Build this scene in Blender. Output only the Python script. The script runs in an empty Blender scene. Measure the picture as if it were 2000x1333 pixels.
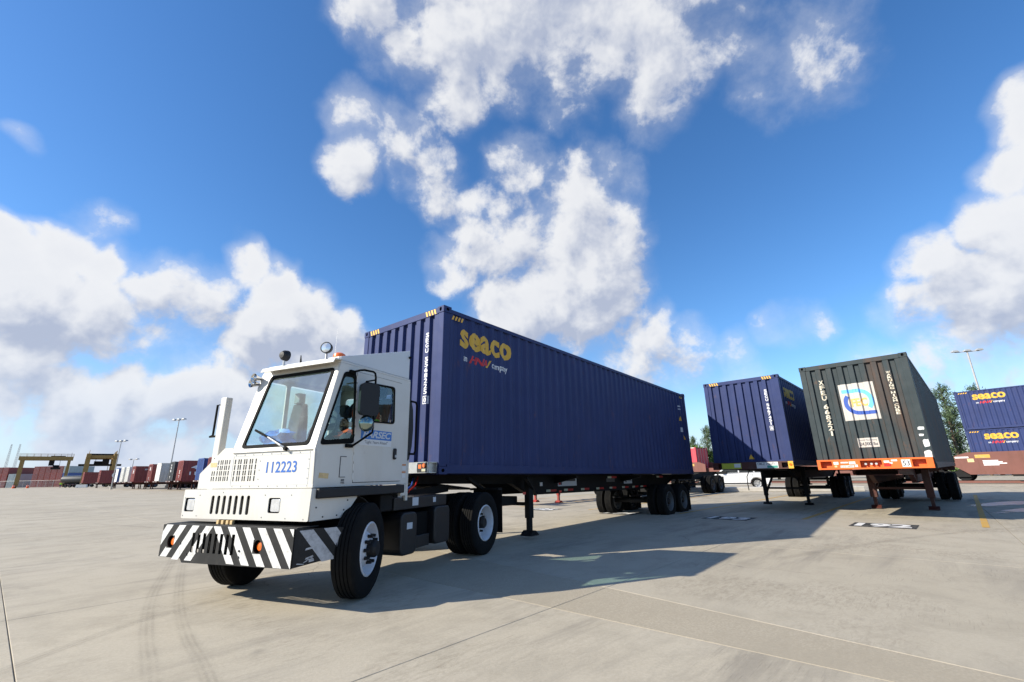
import bpy, bmesh, math, random
from mathutils import Vector, Matrix
R = math.radians
sc = bpy.context.scene
COL = sc.collection
random.seed(7)

# ---------------------------------------------------------------- camera
cd = bpy.data.cameras.new('camera'); cam = bpy.data.objects.new('camera', cd); COL.objects.link(cam)
cd.sensor_width = 36.0; cd.lens = 15.88; cd.clip_start = 0.05; cd.clip_end = 6000
PITCH, ROLL, CAMH = R(16.453), R(-1.1707), 1.2943
fw = Vector((0, math.cos(PITCH), math.sin(PITCH))); up0 = Vector((0, -math.sin(PITCH), math.cos(PITCH))); rt0 = Vector((1, 0, 0))
rt = rt0*math.cos(ROLL) + up0*math.sin(ROLL); upv = -rt0*math.sin(ROLL) + up0*math.cos(ROLL)
m = Matrix((rt, upv, -fw)).transposed().to_4x4(); m.translation = Vector((0, 0, CAMH)); cam.matrix_world = m
sc.camera = cam

# ---------------------------------------------------------------- sun, sky, exposure
SUN_AZ, SUN_EL = R(196.4), R(30.1)     # direction to the sun, counter-clockwise from +X
tosun = Vector((math.cos(SUN_AZ)*math.cos(SUN_EL), math.sin(SUN_AZ)*math.cos(SUN_EL), math.sin(SUN_EL)))
sl = bpy.data.lights.new('sun', 'SUN'); sl.energy = 5.0; sl.angle = R(0.53); sl.color = (1.0, 0.93, 0.80)
so = bpy.data.objects.new('sun', sl); COL.objects.link(so); so.rotation_euler = tosun.to_track_quat('Z', 'Y').to_euler()
sc.view_settings.view_transform = 'Standard'; sc.view_settings.look = 'None'
sc.view_settings.gamma = 1.0; sc.view_settings.use_curve_mapping = False
sc.view_settings.exposure = 0.60

world = bpy.data.worlds.new('World'); sc.world = world; world.use_nodes = True
class NT:
    """tiny node-tree writer"""
    def __init__(s, tree): s.t = tree; s.n = tree.nodes; s.l = tree.links
    def new(s, typ, **kw):
        n = s.n.new(typ)
        for k, v in kw.items(): setattr(n, k, v)
        return n
    def put(s, sock, v):
        if isinstance(v, bpy.types.NodeSocket): s.l.new(v, sock)
        elif v is not None: sock.default_value = v
    def math(s, op, a, b=None, c=None, clamp=False):
        n = s.new('ShaderNodeMath', operation=op, use_clamp=clamp)
        for i, v in enumerate((a, b, c)): s.put(n.inputs[i], v)
        return n.outputs[0]
    def vec(s, op, a, b=None, scale=None):
        n = s.new('ShaderNodeVectorMath', operation=op); s.put(n.inputs[0], a)
        if b is not None: s.put(n.inputs[1], b)
        if scale is not None: s.put(n.inputs['Scale'], scale)
        return n.outputs['Value'] if op in ('DOT_PRODUCT', 'LENGTH') else n.outputs[0]
    def mix(s, fac, a, b, typ='MIX'):
        n = s.new('ShaderNodeMix', data_type='RGBA', blend_type=typ); s.put(n.inputs[0], fac)
        s.put(n.inputs[6], a if isinstance(a, bpy.types.NodeSocket) else (*a[:3], 1)); s.put(n.inputs[7], b if isinstance(b, bpy.types.NodeSocket) else (*b[:3], 1))
        return n.outputs[2]
    def noise(s, vec, scale, detail=4, rough=0.55, dist=0.0, col=False):
        n = s.new('ShaderNodeTexNoise'); s.put(n.inputs['Vector'], vec); s.put(n.inputs['Scale'], scale); s.put(n.inputs['Detail'], detail)
        s.put(n.inputs['Roughness'], rough); s.put(n.inputs['Distortion'], dist); return n.outputs['Color' if col else 'Fac']
    def rng(s, v, a, b, c=0.0, d=1.0, smooth=False):
        n = s.new('ShaderNodeMapRange', interpolation_type='SMOOTHSTEP' if smooth else 'LINEAR')
        for i, x in enumerate((v, a, b, c, d)): s.put(n.inputs[i], x)
        return n.outputs[0]
    def ramp(s, v, stops):
        n = s.new('ShaderNodeValToRGB'); s.put(n.inputs[0], v); e = n.color_ramp.elements
        while len(e) < len(stops): e.new(0.5)
        for i, (p, c) in enumerate(stops): e[i].position = p; e[i].color = (*c[:3], 1)
        return n.outputs[0]
    def sep(s, v):
        n = s.new('ShaderNodeSeparateXYZ'); s.put(n.inputs[0], v); return n.outputs
    def comb(s, x, y, z):
        n = s.new('ShaderNodeCombineXYZ')
        for i, v in enumerate((x, y, z)): s.put(n.inputs[i], v)
        return n.outputs[0]
# cloud banks: azimuth from +Y clockwise, elevation, angular radius (degrees), thickness
BANKS = [(-21.2,51.0,4.1,1.12),(-11.5,50.1,6.8,1.25),(1.1,51.8,7.6,1.25),(13.6,50.5,7.6,1.25),(23.2,47.4,6.6,1.19),(-8.8,44.4,3.7,0.81),(21.7,42.2,4.1,0.94),(9.7,45.8,4.2,0.56),(34.2,44.7,3.9,0.5),(37.9,40.9,4.7,0.6),(42.2,37.2,2.5,0.4),(1.5,58.2,10.9,1.25),(26.7,54.6,8.9,1.12),(-22.0,40.9,3.1,0.94),(-21.5,36.8,3.2,0.94),(-15.7,39.3,4.4,0.9),(-11.9,36.1,3.5,0.88),(-10.6,33.0,2.3,0.5),(1.7,37.6,3.8,0.78),(-4.8,27.8,4.7,1.26),(-9.0,27.0,2.8,0.98),(1.0,27.7,6.3,1.33),(9.8,30.9,6.7,1.4),(13.8,28.1,5.2,1.33),(7.9,23.6,8.9,1.54),(0.1,20.4,5.8,1.33),(10.3,19.6,5.7,1.33),(15.0,35.9,3.4,0.62),(-4.8,32.1,2.4,0.49),(17.5,16.4,3.3,0.95),(16.5,12.8,4.9,0.9),(20.9,12.4,4.1,0.75),(22.9,16.1,2.3,0.5),(27.2,12.8,2.5,0.55),(32.2,14.6,2.5,0.6),(35.3,14.3,1.5,0.4),(27.8,9.6,3.8,0.45),(54.5,28.7,2.6,1.38),(53.0,25.1,2.4,1.25),(51.8,20.2,4.1,1.38),(45.9,18.3,3.2,1.31),(48.0,15.2,4.5,1.44),(43.8,14.0,3.6,1.19),(48.6,10.9,5.5,1.38),(45.4,9.8,3.8,1.0),(53.6,16.8,6.6,1.38),(-32.6,23.5,2.3,1.45),(-29.5,22.3,2.9,1.52),(-26.5,18.4,4.2,1.52),(-22.8,15.5,4.1,1.52),(-28.7,16.0,6.0,1.45),(-23.9,11.8,6.3,1.45),(-19.3,12.7,4.2,1.32),(-51.0,19.2,2.8,1.45),(-48.2,20.0,3.0,1.45),(-45.2,19.4,2.8,1.32),(-48.9,15.3,4.4,1.58),(-44.9,14.4,4.4,1.45),(-52.3,27.9,1.0,0.5),(-46.5,23.7,1.6,0.35),(-47.7,11.0,4.1,1.25),(-40.3,19.0,3.6,0.86),(-35.6,18.3,4.4,0.86),(-38.6,14.6,4.6,0.73),(-45.6,7.2,3.8,1.45),(-48.2,6.1,2.8,1.32),(-40.6,7.2,4.3,1.39),(-35.9,8.6,4.7,1.45),(-30.8,8.4,5.7,1.45),(-24.5,7.6,6.7,1.45),(-18.5,9.6,5.4,1.39),(-43.6,3.7,4.3,0.92),(-36.1,4.0,5.5,0.99),(-25.2,3.6,7.0,0.99),(40.2,7.7,3.5,0.6),(47.1,6.0,3.3,0.7)]
def cloud_group(name, detail, everywhere):
    grp = bpy.data.node_groups.new(name, 'ShaderNodeTree')
    grp.interface.new_socket('Vector', in_out='INPUT', socket_type='NodeSocketVector')
    grp.interface.new_socket('Warp', in_out='INPUT', socket_type='NodeSocketVector')
    grp.interface.new_socket('Density', in_out='OUTPUT', socket_type='NodeSocketFloat')
    grp.interface.new_socket('Veil', in_out='OUTPUT', socket_type='NodeSocketFloat')
    G = NT(grp); gi = G.new('NodeGroupInput'); go = G.new('NodeGroupOutput')
    dirv = gi.outputs[0]
    dw = G.vec('NORMALIZE', G.vec('ADD', dirv, gi.outputs[1]))
    acc = None
    for az, el, r, amp in BANKS:
        if not everywhere and (r < 3.2 or amp < 0.6): continue
        az, el, r = R(az), R(el), R(r)*1.12
        v = (math.sin(az)*math.cos(el), math.cos(az)*math.cos(el), math.sin(el))
        k = amp/(1-math.cos(r))
        lob = G.math('MULTIPLY_ADD', G.vec('DOT_PRODUCT', dw, v), k, amp-k)     # amp at the centre, 0 at radius r
        acc = lob if acc is None else G.math('SMOOTH_MAX', acc, lob, 0.22)
    shape = G.math('MAXIMUM', acc, -1.1)
    if everywhere:                       # unseen sky kept clearer, its clouds thinned to lower the ambient light
        wide = G.math('MINIMUM', G.math('MULTIPLY', G.math('SUBTRACT', G.noise(dw, 2.6, 1, 0.5), 0.58), 5.0), 1.0)
        ahead = G.rng(G.vec('DOT_PRODUCT', dirv, tuple(fw)), math.cos(R(66)), math.cos(R(54)), smooth=True)
        shape = G.math('ADD', G.math('MULTIPLY', shape, ahead), G.math('MULTIPLY', wide, G.math('SUBTRACT', 1.0, ahead)))
    f1 = G.noise(G.vec('ADD', dirv, G.vec('SCALE', gi.outputs[1], scale=0.35)), 8.2, detail, 0.60)
    fb = G.math('MULTIPLY', G.math('SUBTRACT', f1, 0.5), 4.0)
    G.l.new(G.math('SUBTRACT', G.math('ADD', shape, fb), 0.16), go.inputs[0])
    G.l.new(G.math('MULTIPLY_ADD', fb, 0.55, shape), go.inputs[1])
    return grp
W = NT(world.node_tree); W.n.clear()
out = W.new('ShaderNodeOutputWorld'); bg = W.new('ShaderNodeBackground'); W.l.new(bg.outputs[0], out.inputs[0])
sky = W.new('ShaderNodeTexSky', sky_type='NISHITA', sun_disc=False)
sky.sun_elevation = SUN_EL; sky.sun_rotation = math.atan2(tosun.x, tosun.y); sky.air_density = 1.0; sky.dust_density = 0.25; sky.ozone_density = 4.0; sky.altitude = 5
SKY = 0.10
tc = W.new('ShaderNodeTexCoord'); dv = W.vec('NORMALIZE', tc.outputs['Generated'])
warp = W.vec('SCALE', W.vec('SUBTRACT', W.noise(dv, 7.0, 2, 0.6, col=True), (0.5, 0.5, 0.5)), scale=0.11)
def density(grp, v):
    n = W.new('ShaderNodeGroup'); n.node_tree = grp; W.put(n.inputs[0], v); W.put(n.inputs[1], warp); return n.outputs
d0, veil0 = density(cloud_group('cloud_density', 8, True), dv)
lift = Vector((tosun.x*0.55, tosun.y*0.55, 0.9)).normalized()*0.045
d1 = density(cloud_group('cloud_density_sunward', 4, False), W.vec('NORMALIZE', W.vec('ADD', dv, tuple(lift))))[0]
z = W.sep(dv)[2]
alpha = W.math('MAXIMUM', W.rng(d0, -0.04, 0.85, smooth=True), W.rng(veil0, -0.40, 1.1, 0.0, 0.45, smooth=True))
lit = W.rng(W.math('SUBTRACT', d0, d1), -0.85, 0.70, smooth=True)
thick = W.rng(d0, 0.35, 1.5)
lit = W.math('SUBTRACT', lit, W.math('MULTIPLY', thick, 0.16), clamp=True)
# water-laden air near the horizon dims and blues the far clouds
low = W.rng(z, 0.02, 0.22, 1.0, 0.0, smooth=True)
ccol = W.mix(lit, (0.31, 0.345, 0.435), (0.61, 0.613, 0.62))
ccol = W.mix(W.math('MULTIPLY', low, 0.55), ccol, (0.40, 0.47, 0.60))
skyc = W.vec('SCALE', sky.outputs[0], scale=SKY)
hsv = W.new('ShaderNodeHueSaturation'); hsv.inputs['Hue'].default_value = 0.503; hsv.inputs['Saturation'].default_value = 1.19; hsv.inputs['Value'].default_value = 1.33; W.l.new(skyc, hsv.inputs['Color'])
skyc = hsv.outputs[0]
veil = W.rng(z, 0.0, 0.16, 0.75, 0.0, smooth=True)
skyc = W.mix(veil, skyc, (0.34, 0.43, 0.58))
W.l.new(W.mix(W.math('MULTIPLY', alpha, 0.96), skyc, ccol), bg.inputs['Color']); bg.inputs['Strength'].default_value = 1.0
world.cycles.sampling_method = 'NONE'
sc.cycles.max_bounces = 7; sc.cycles.diffuse_bounces = 3; sc.cycles.glossy_bounces = 3; sc.cycles.transmission_bounces = 4; sc.cycles.transparent_max_bounces = 12; sc.cycles.caustics_reflective = False; sc.cycles.caustics_refractive = False

# ---------------------------------------------------------------- materials
MATS = {}
def mat(name, base, rough=0.5, rust=0.0, dent=0.0, metal=0.0, var=0.0, vscale=3.0, bump=0.0, bscale=40.0, coat=0.0, dirt=None, dirt_amt=0.0, dirt_scale=1.5, streak=False, emit=None, spec=0.5, rand=0.0):
    if name in MATS: return MATS[name]
    mt = bpy.data.materials.new(name); mt.use_nodes = True; N = NT(mt.node_tree); b = mt.node_tree.nodes['Principled BSDF']
    b.inputs['Roughness'].default_value = rough; b.inputs['Metallic'].default_value = metal; b.inputs['Coat Weight'].default_value = coat
    b.inputs['Coat Roughness'].default_value = 0.12; b.inputs['Specular IOR Level'].default_value = spec
    col = (*base, 1)
    if var or dirt or bump or rand or rust or dent:
        tc = N.new('ShaderNodeTexCoord').outputs['Object']
        c = None
        if var:
            f = N.noise(tc, vscale, 5, 0.6)
            c = N.mix(N.rng(f, 0.3, 0.7), tuple(x*(1-var) for x in base), tuple(min(1, x*(1+var)) for x in base))
        if dirt:
            v = tc
            if streak: v = N.vec('MULTIPLY', tc, (1, 1, 0.16))
            f = N.math('MULTIPLY', N.rng(N.noise(v, dirt_scale*2.2, 7, 0.68), 0.50, 0.76), dirt_amt)
            c = N.mix(f, c if c is not None else base, dirt)
            rr = N.math('ADD', N.math('MULTIPLY', f, 0.35), rough); N.l.new(rr, b.inputs['Roughness'])
        if rust:
            rf = N.math('MULTIPLY', N.rng(N.noise(N.vec('MULTIPLY', tc, (1, 1, .45)), 3.1, 8, 0.74), 0.60, 0.72), rust); c = N.mix(rf, c if c is not None else base, (0.20, 0.085, 0.035))
        if rand:
            oi = N.new('ShaderNodeObjectInfo').outputs['Random']
            c = N.mix(1.0, c if c is not None else base, N.mix(oi, (1-rand,)*3, (1+rand,)*3), 'MULTIPLY')
        if c is not None: N.l.new(c, b.inputs['Base Color'])
        else: b.inputs['Base Color'].default_value = col
        if dent:
            bn = N.new('ShaderNodeBump'); bn.inputs['Strength'].default_value = dent; bn.inputs['Distance'].default_value = 0.05
            N.l.new(N.noise(tc, 1.7, 2, 0.5), bn.inputs['Height']); N.l.new(bn.outputs[0], b.inputs['Normal'])
        if bump:
            bn = N.new('ShaderNodeBump'); bn.inputs['Strength'].default_value = bump; bn.inputs['Distance'].default_value = 0.01
            N.l.new(N.noise(tc, bscale, 4, 0.6), bn.inputs['Height']); N.l.new(bn.outputs[0], b.inputs['Normal'])
    else: b.inputs['Base Color'].default_value = col
    if emit:
        b.inputs['Emission Color'].default_value = (*emit[:3], 1); b.inputs['Emission Strength'].default_value = emit[3]
    MATS[name] = mt; return mt

RUST = (0.17, 0.075, 0.035); GRIME = (0.09, 0.08, 0.07)
mat('white_paint', (0.60, 0.58, 0.53), 0.42, var=0.05, vscale=2.0, dirt=(0.50, 0.42, 0.30), dirt_amt=0.30, dirt_scale=1.3, streak=True, coat=0.1, rust=0.30, dent=0.12)
mat('white_paint_plain', (0.70, 0.68, 0.63), 0.45, var=0.04)
mat('grey_fairing', (0.60, 0.62, 0.63), 0.5, var=0.05, vscale=1.2)
mat('black_paint', (0.005, 0.005, 0.006), 0.45, var=0.3, dirt=(0.022, 0.020, 0.018), dirt_amt=0.5, dirt_scale=3)
mat('black_plastic', (0.005, 0.005, 0.006), 0.6, bump=0.15, bscale=150)
mat('chassis_black', (0.0045, 0.0045, 0.005), 0.7, var=0.3, spec=0.3, dirt=(0.025, 0.021, 0.017), dirt_amt=0.5, dirt_scale=2.5)
mat('rubber', (0.004, 0.004, 0.004), 0.9, var=0.2, dirt=(0.030, 0.027, 0.024), dirt_amt=0.45, dirt_scale=3.0, spec=0.25)
mat('rim_white', (0.62, 0.64, 0.68), 0.4, var=0.05, dirt=(0.28, 0.2, 0.13), dirt_amt=0.35, dirt_scale=4)
mat('rim_grey', (0.10, 0.10, 0.10), 0.55, var=0.1, dirt=GRIME, dirt_amt=0.5)
mat('hub_black', (0.006, 0.006, 0.006), 0.6, dirt=(0.03, 0.02, 0.014), dirt_amt=0.6, dirt_scale=8)
mat('steel', (0.42, 0.42, 0.41), 0.38, metal=0.7, var=0.15, vscale=8)
mat('galv', (0.45, 0.46, 0.46), 0.5, metal=0.3, var=0.15, vscale=4)
mat('chrome', (0.72, 0.73, 0.74), 0.10, metal=1.0)
mat('gasket', (0.005, 0.005, 0.005), 0.75, spec=0.12)
mat('bumper_grey', (0.016, 0.016, 0.016), 0.6, spec=0.25, var=0.2, dirt=(0.07, 0.065, 0.06), dirt_amt=0.4, dirt_scale=5)
mat('stripe_white', (0.66, 0.66, 0.64), 0.5, dirt=(0.16, 0.14, 0.12), dirt_amt=0.75, dirt_scale=7)
mat('stripe_reflect', (0.42, 0.43, 0.45), 0.35, var=0.12, vscale=30, dirt=(0.06, 0.06, 0.06), dirt_amt=0.6, dirt_scale=8)
mat('blue_letter', (0.02, 0.12, 0.45), 0.45, var=0.1)
mat('decal_blue', (0.03, 0.16, 0.48), 0.4, var=0.08)
mat('decal_grey', (0.52, 0.55, 0.58), 0.5)
mat('decal_pale', (0.66, 0.66, 0.65), 0.5)
mat('decal_tan', (0.62, 0.45, 0.22), 0.6, var=0.2, vscale=20)
mat('decal_orange', (0.55, 0.18, 0.04), 0.5)
mat('dark_letter', (0.04, 0.04, 0.05), 0.6)
mat('amber', (0.85, 0.16, 0.015), 0.25, coat=0.5)
mat('red_lens', (0.55, 0.015, 0.012), 0.3, coat=0.3)
mat('red_lens_dim', (0.36, 0.012, 0.010), 0.4)
mat('tape_white', (0.45, 0.45, 0.33), 0.5, var=0.15, vscale=15)
mat('lens', (0.62, 0.64, 0.66), 0.08, metal=0.55, var=0.15, vscale=18)
mat('container_blue', (0.030, 0.044, 0.126), 0.55, var=0.10, vscale=1.3, dirt=(0.07, 0.07, 0.13), dirt_amt=0.30, dirt_scale=1.2, streak=True, rand=0.05, spec=0.16, rust=0.35, dent=0.35)
mat('container_dark', (0.032, 0.044, 0.048), 0.55, var=0.15, vscale=1.4, dirt=(0.20, 0.085, 0.035), dirt_amt=0.42, dirt_scale=0.9, streak=True, spec=0.25, rust=0.5, dent=0.4)
mat('container_red', (0.20, 0.035, 0.030), 0.55, var=0.12, vscale=0.7, dirt=RUST, dirt_amt=0.4, streak=True, rand=0.25)
mat('container_bright_red', (0.58, 0.045, 0.065), 0.5, var=0.1, dirt=RUST, dirt_amt=0.3, streak=True)
mat('container_white', (0.66, 0.65, 0.61), 0.5, var=0.06, dirt=(0.30, 0.26, 0.2), dirt_amt=0.35, streak=True)
mat('container_grey', (0.55, 0.53, 0.50), 0.5, var=0.06, dirt=GRIME, dirt_amt=0.3, streak=True)
mat('container_slate', (0.045, 0.05, 0.055), 0.5, var=0.1, dirt=RUST, dirt_amt=0.3, streak=True)
mat('container_royal', (0.03, 0.08, 0.26), 0.5, var=0.1, dirt=RUST, dirt_amt=0.25, streak=True)
mat('container_teal', (0.30, 0.36, 0.38), 0.55, var=0.1, dirt=RUST, dirt_amt=0.25, streak=True)
mat('hazard_yellow', (0.72, 0.40, 0.035), 0.5, dirt=(0.2, 0.12, 0.04), dirt_amt=0.4, dirt_scale=8)
mat('logo_yellow', (0.62, 0.36, 0.025), 0.5, var=0.04)
mat('logo_red', (0.50, 0.012, 0.015), 0.5)
mat('logo_white', (0.74, 0.74, 0.74), 0.5, var=0.04)
mat('stencil_white', (0.80, 0.80, 0.80), 0.55, dirt=(0.4, 0.35, 0.3), dirt_amt=0.3, dirt_scale=10)
mat('stencil_rusty', (0.72, 0.66, 0.52), 0.6, dirt=(0.42, 0.22, 0.07), dirt_amt=0.9, dirt_scale=3)
mat('sign_cream', (0.50, 0.465, 0.42), 0.5, var=0.04, dirt=(0.5, 0.42, 0.33), dirt_amt=0.35)
mat('sky_blue_letter', (0.13, 0.44, 0.80), 0.5, var=0.05)
mat('navy_letter', (0.025, 0.08, 0.36), 0.5, var=0.05)
mat('gold_letter', (0.68, 0.40, 0.10), 0.5, var=0.1)
mat('torn_label', (0.70, 0.70, 0.69), 0.6, var=0.08, vscale=12, dirt=(0.25, 0.25, 0.24), dirt_amt=0.5, dirt_scale=9)
mat('chassis_orange', (0.72, 0.13, 0.012), 0.45, var=0.10, vscale=4, dirt=(0.20, 0.05, 0.015), dirt_amt=0.5, dirt_scale=4)
mat('chassis_redbrown', (0.060, 0.013, 0.008), 0.6, var=0.2, dirt=GRIME, dirt_amt=0.6)
mat('chassis_red', (0.32, 0.03, 0.018), 0.55, var=0.2, dirt=GRIME, dirt_amt=0.5)
mat('yellow_plate', (0.45, 0.47, 0.05), 0.5, var=0.12, vscale=12)
mat('green_plate', (0.05, 0.30, 0.24), 0.5)
mat('crane_yellow', (0.27, 0.165, 0.04), 0.55, var=0.12, dirt=GRIME, dirt_amt=0.45)
mat('railcar_brown', (0.155, 0.055, 0.040), 0.65, var=0.12, vscale=0.8, dirt=(0.10, 0.05, 0.03), dirt_amt=0.5, streak=True)
mat('road_yellow', (0.52, 0.30, 0.05), 0.7, dirt=(0.40, 0.36, 0.30), dirt_amt=0.85, dirt_scale=2.6)
mat('road_black', (0.022, 0.022, 0.022), 0.8, dirt=(0.30, 0.28, 0.25), dirt_amt=0.6, dirt_scale=4)
mat('road_white', (0.70, 0.69, 0.66), 0.7, dirt=(0.25, 0.24, 0.22), dirt_amt=0.6, dirt_scale=4)
mat('pole_grey', (0.36, 0.36, 0.36), 0.6, var=0.1)
mat('bark', (0.10, 0.075, 0.05), 0.9, var=0.3, vscale=12, bump=0.6, bscale=20)
mat('car_white', (0.72, 0.72, 0.72), 0.22, coat=0.6)
mat('car_glass', (0.02, 0.025, 0.028), 0.05, spec=0.8)
mat('alloy', (0.50, 0.50, 0.50), 0.35, metal=0.4)
mat('kerb_concrete', (0.48, 0.45, 0.40), 0.85, var=0.12, vscale=3, bump=0.2, bscale=60)
mat('skin', (0.20, 0.105, 0.065), 0.55)
mat('cloth_dark', (0.012, 0.012, 0.016), 0.85)
mat('cloth_blue', (0.03, 0.05, 0.12), 0.85)
mat('vest_orange', (0.80, 0.10, 0.015), 0.7)
mat('vest_lime', (0.42, 0.72, 0.04), 0.7)
mat('bag_blue', (0.03, 0.17, 0.55), 0.35, var=0.2, vscale=9)
mat('seat_cloth', (0.05, 0.055, 0.06), 0.85)
mat('dash_grey', (0.10, 0.11, 0.12), 0.7)
mat('interior_grey', (0.32, 0.33, 0.33), 0.75)
mat('mesh_fence', (0.30, 0.32, 0.30), 0.6)
mat('mirror_glass', (0.26, 0.32, 0.29), 0.05, metal=1.0)

def glass_mat(name, tint, refl=0.06, dirt=0.0):
    mt = bpy.data.materials.new(name); mt.use_nodes = True; N = NT(mt.node_tree); N.n.clear()
    o = N.new('ShaderNodeOutputMaterial'); tr = N.new('ShaderNodeBsdfTransparent'); gl = N.new('ShaderNodeBsdfGlossy'); df = N.new('ShaderNodeBsdfDiffuse')
    tr.inputs[0].default_value = (*tint, 1); gl.inputs['Roughness'].default_value = 0.02; gl.inputs[0].default_value = (0.95, 0.97, 0.97, 1); df.inputs[0].default_value = (0.6, 0.6, 0.58, 1)
    lw = N.new('ShaderNodeFresnel'); lw.inputs[0].default_value = 1.52
    ng = N.new('ShaderNodeNewGeometry'); fac = N.math('MULTIPLY', N.math('ADD', N.math('MULTIPLY', lw.outputs[0], 1.6), refl), N.math('SUBTRACT', 1.0, ng.outputs['Backfacing']), clamp=True)
    m1 = N.new('ShaderNodeMixShader'); N.l.new(fac, m1.inputs[0]); N.l.new(tr.outputs[0], m1.inputs[1]); N.l.new(gl.outputs[0], m1.inputs[2])
    last = m1.outputs[0]
    if dirt:
        tc = N.new('ShaderNodeTexCoord').outputs['Object']
        f = N.math('MULTIPLY', N.rng(N.noise(tc, 5.0, 7, 0.7), 0.46, 0.80), dirt)
        m2 = N.new('ShaderNodeMixShader'); N.l.new(f, m2.inputs[0]); N.l.new(last, m2.inputs[1]); N.l.new(df.outputs[0], m2.inputs[2]); last = m2.outputs[0]
    N.l.new(last, o.inputs[0]); MATS[name] = mt; return mt
glass_mat('windshield', (0.82, 0.95, 0.95), 0.13, 0.10)
glass_mat('window_glass', (0.78, 0.88, 0.87), 0.0, 0.03)

def leaf_mat(name, a, b):
    mt = bpy.data.materials.new(name); mt.use_nodes = True; N = NT(mt.node_tree); p = mt.node_tree.nodes['Principled BSDF']
    g = N.new('ShaderNodeNewGeometry'); f = g.outputs['Random Per Island']
    N.l.new(N.mix(f, a, b), p.inputs['Base Color']); p.inputs['Roughness'].default_value = 0.65
    p.inputs['Transmission Weight'].default_value = 0.0; p.inputs['Subsurface Weight'].default_value = 0.0
    MATS[name] = mt
leaf_mat('pine_leaf', (0.035, 0.070, 0.030), (0.10, 0.15, 0.065))
leaf_mat('bush_leaf', (0.045, 0.095, 0.018), (0.13, 0.20, 0.035))

# concrete: cast slabs with grain, broom marks, oil stains, light slab to slab changes
def concrete(name, c1, c2, stain, amt, aggregate=False):
    mt = bpy.data.materials.new(name); mt.use_nodes = True; N = NT(mt.node_tree); p = mt.node_tree.nodes['Principled BSDF']
    g = N.new('ShaderNodeNewGeometry').outputs['Position']
    rot = N.new('ShaderNodeVectorRotate', rotation_type='Z_AXIS'); N.put(rot.inputs['Vector'], g); rot.inputs['Angle'].default_value = R(-47.5)
    loc = rot.outputs[0]
    big = N.noise(g, 0.22, 5, 0.62, 0.6); mid = N.noise(g, 1.3, 6, 0.66, 0.3); fine = N.noise(g, 34.0, 4, 0.7)
    c = N.mix(N.rng(big, 0.32, 0.68), c1, c2)
    oi = N.new('ShaderNodeObjectInfo').outputs['Random']
    c = N.mix(1.0, c, N.mix(oi, (0.955, 0.955, 0.95), (1.035, 1.035, 1.03)), 'MULTIPLY')
    c = N.mix(N.math('MULTIPLY', N.rng(mid, 0.48, 0.74), 0.55), c, tuple(x*0.66 for x in c1))
    # broom / traffic streaks run across the bays
    st = N.noise(N.vec('MULTIPLY', loc, (0.35, 2.6, 1.0)), 1.0, 7, 0.7, 0.5)
    area = N.rng(N.noise(g, 0.30, 3, 0.5), 0.42, 0.62)
    c = N.mix(N.math('MULTIPLY', N.math('MULTIPLY', N.rng(st, 0.46, 0.64), area), amt), c, stain)
    # crumbly brown patches
    cr = N.noise(N.vec('MULTIPLY', loc, (2.4, 6.5, 1.0)), 2.4, 9, 0.80, 0.6); where = N.rng(N.noise(g, 0.55, 4, 0.55, 0.8), 0.46, 0.62)
    c = N.mix(N.math('MULTIPLY', N.math('MULTIPLY', N.rng(cr, 0.46, 0.66), where), 0.62), c, (0.20, 0.165, 0.12))
    # short scratches and drag marks
    sc1 = N.noise(N.vec('MULTIPLY', loc, (3.0, 60.0, 1.0)), 1.0, 3, 0.6, 0.15); sw1 = N.rng(N.noise(g, 0.9, 4, 0.6), 0.50, 0.66)
    c = N.mix(N.math('MULTIPLY', N.math('MULTIPLY', N.rng(sc1, 0.58, 0.70), sw1), 0.55), c, (0.15, 0.13, 0.105))
    # hairline cracks
    vo = N.new('ShaderNodeTexVoronoi', feature='DISTANCE_TO_EDGE'); vo.inputs['Scale'].default_value = 0.23
    N.l.new(N.vec('ADD', g, N.vec('SCALE', N.noise(g, 1.4, 4, 0.6, col=True), scale=0.7)), vo.inputs['Vector'])
    crk = N.math('MULTIPLY', N.rng(vo.outputs['Distance'], 0.0006, 0.0028, 1.0, 0.0), N.rng(N.noise(g, 0.33, 2, 0.5), 0.50, 0.58))
    c = N.mix(N.math('MULTIPLY', crk, 0.6), c, (0.12, 0.10, 0.08))
    spots = N.rng(N.noise(g, 2.1, 2, 0.5), 0.70, 0.78)
    c = N.mix(N.math('MULTIPLY', spots, 0.30), c, (0.10, 0.09, 0.08))
    if aggregate:
        v = N.new('ShaderNodeTexVoronoi'); v.inputs['Scale'].default_value = 55; N.l.new(g, v.inputs['Vector'])
        c = N.mix(N.rng(v.outputs['Distance'], 0.15, 0.75), c, tuple(x*0.84 for x in c1))
    c = N.mix(N.math('MULTIPLY', N.rng(fine, 0.35, 0.75), 0.36), c, tuple(x*0.62 for x in c1))
    N.l.new(c, p.inputs['Base Color'])
    wet = N.rng(N.noise(g, 0.16, 2, 0.5), 0.55, 0.66)
    N.l.new(N.math('SUBTRACT', 0.86, N.math('MULTIPLY', wet, 0.10)), p.inputs['Roughness']); p.inputs['Specular IOR Level'].default_value = 0.35
    bn = N.new('ShaderNodeBump'); bn.inputs['Strength'].default_value = 0.55; bn.inputs['Distance'].default_value = 0.004
    N.l.new(N.math('ADD', N.math('MULTIPLY', fine, 0.7), N.math('MULTIPLY', cr, 0.8)), bn.inputs['Height']); N.l.new(bn.outputs[0], p.inputs['Normal'])
    MATS[name] = mt
concrete('concrete', (0.415, 0.362, 0.275), (0.468, 0.416, 0.328), (0.22, 0.195, 0.16), 0.75)
concrete('aggregate', (0.42, 0.362, 0.27), (0.46, 0.402, 0.31), (0.22, 0.19, 0.15), 0.4, True)

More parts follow.
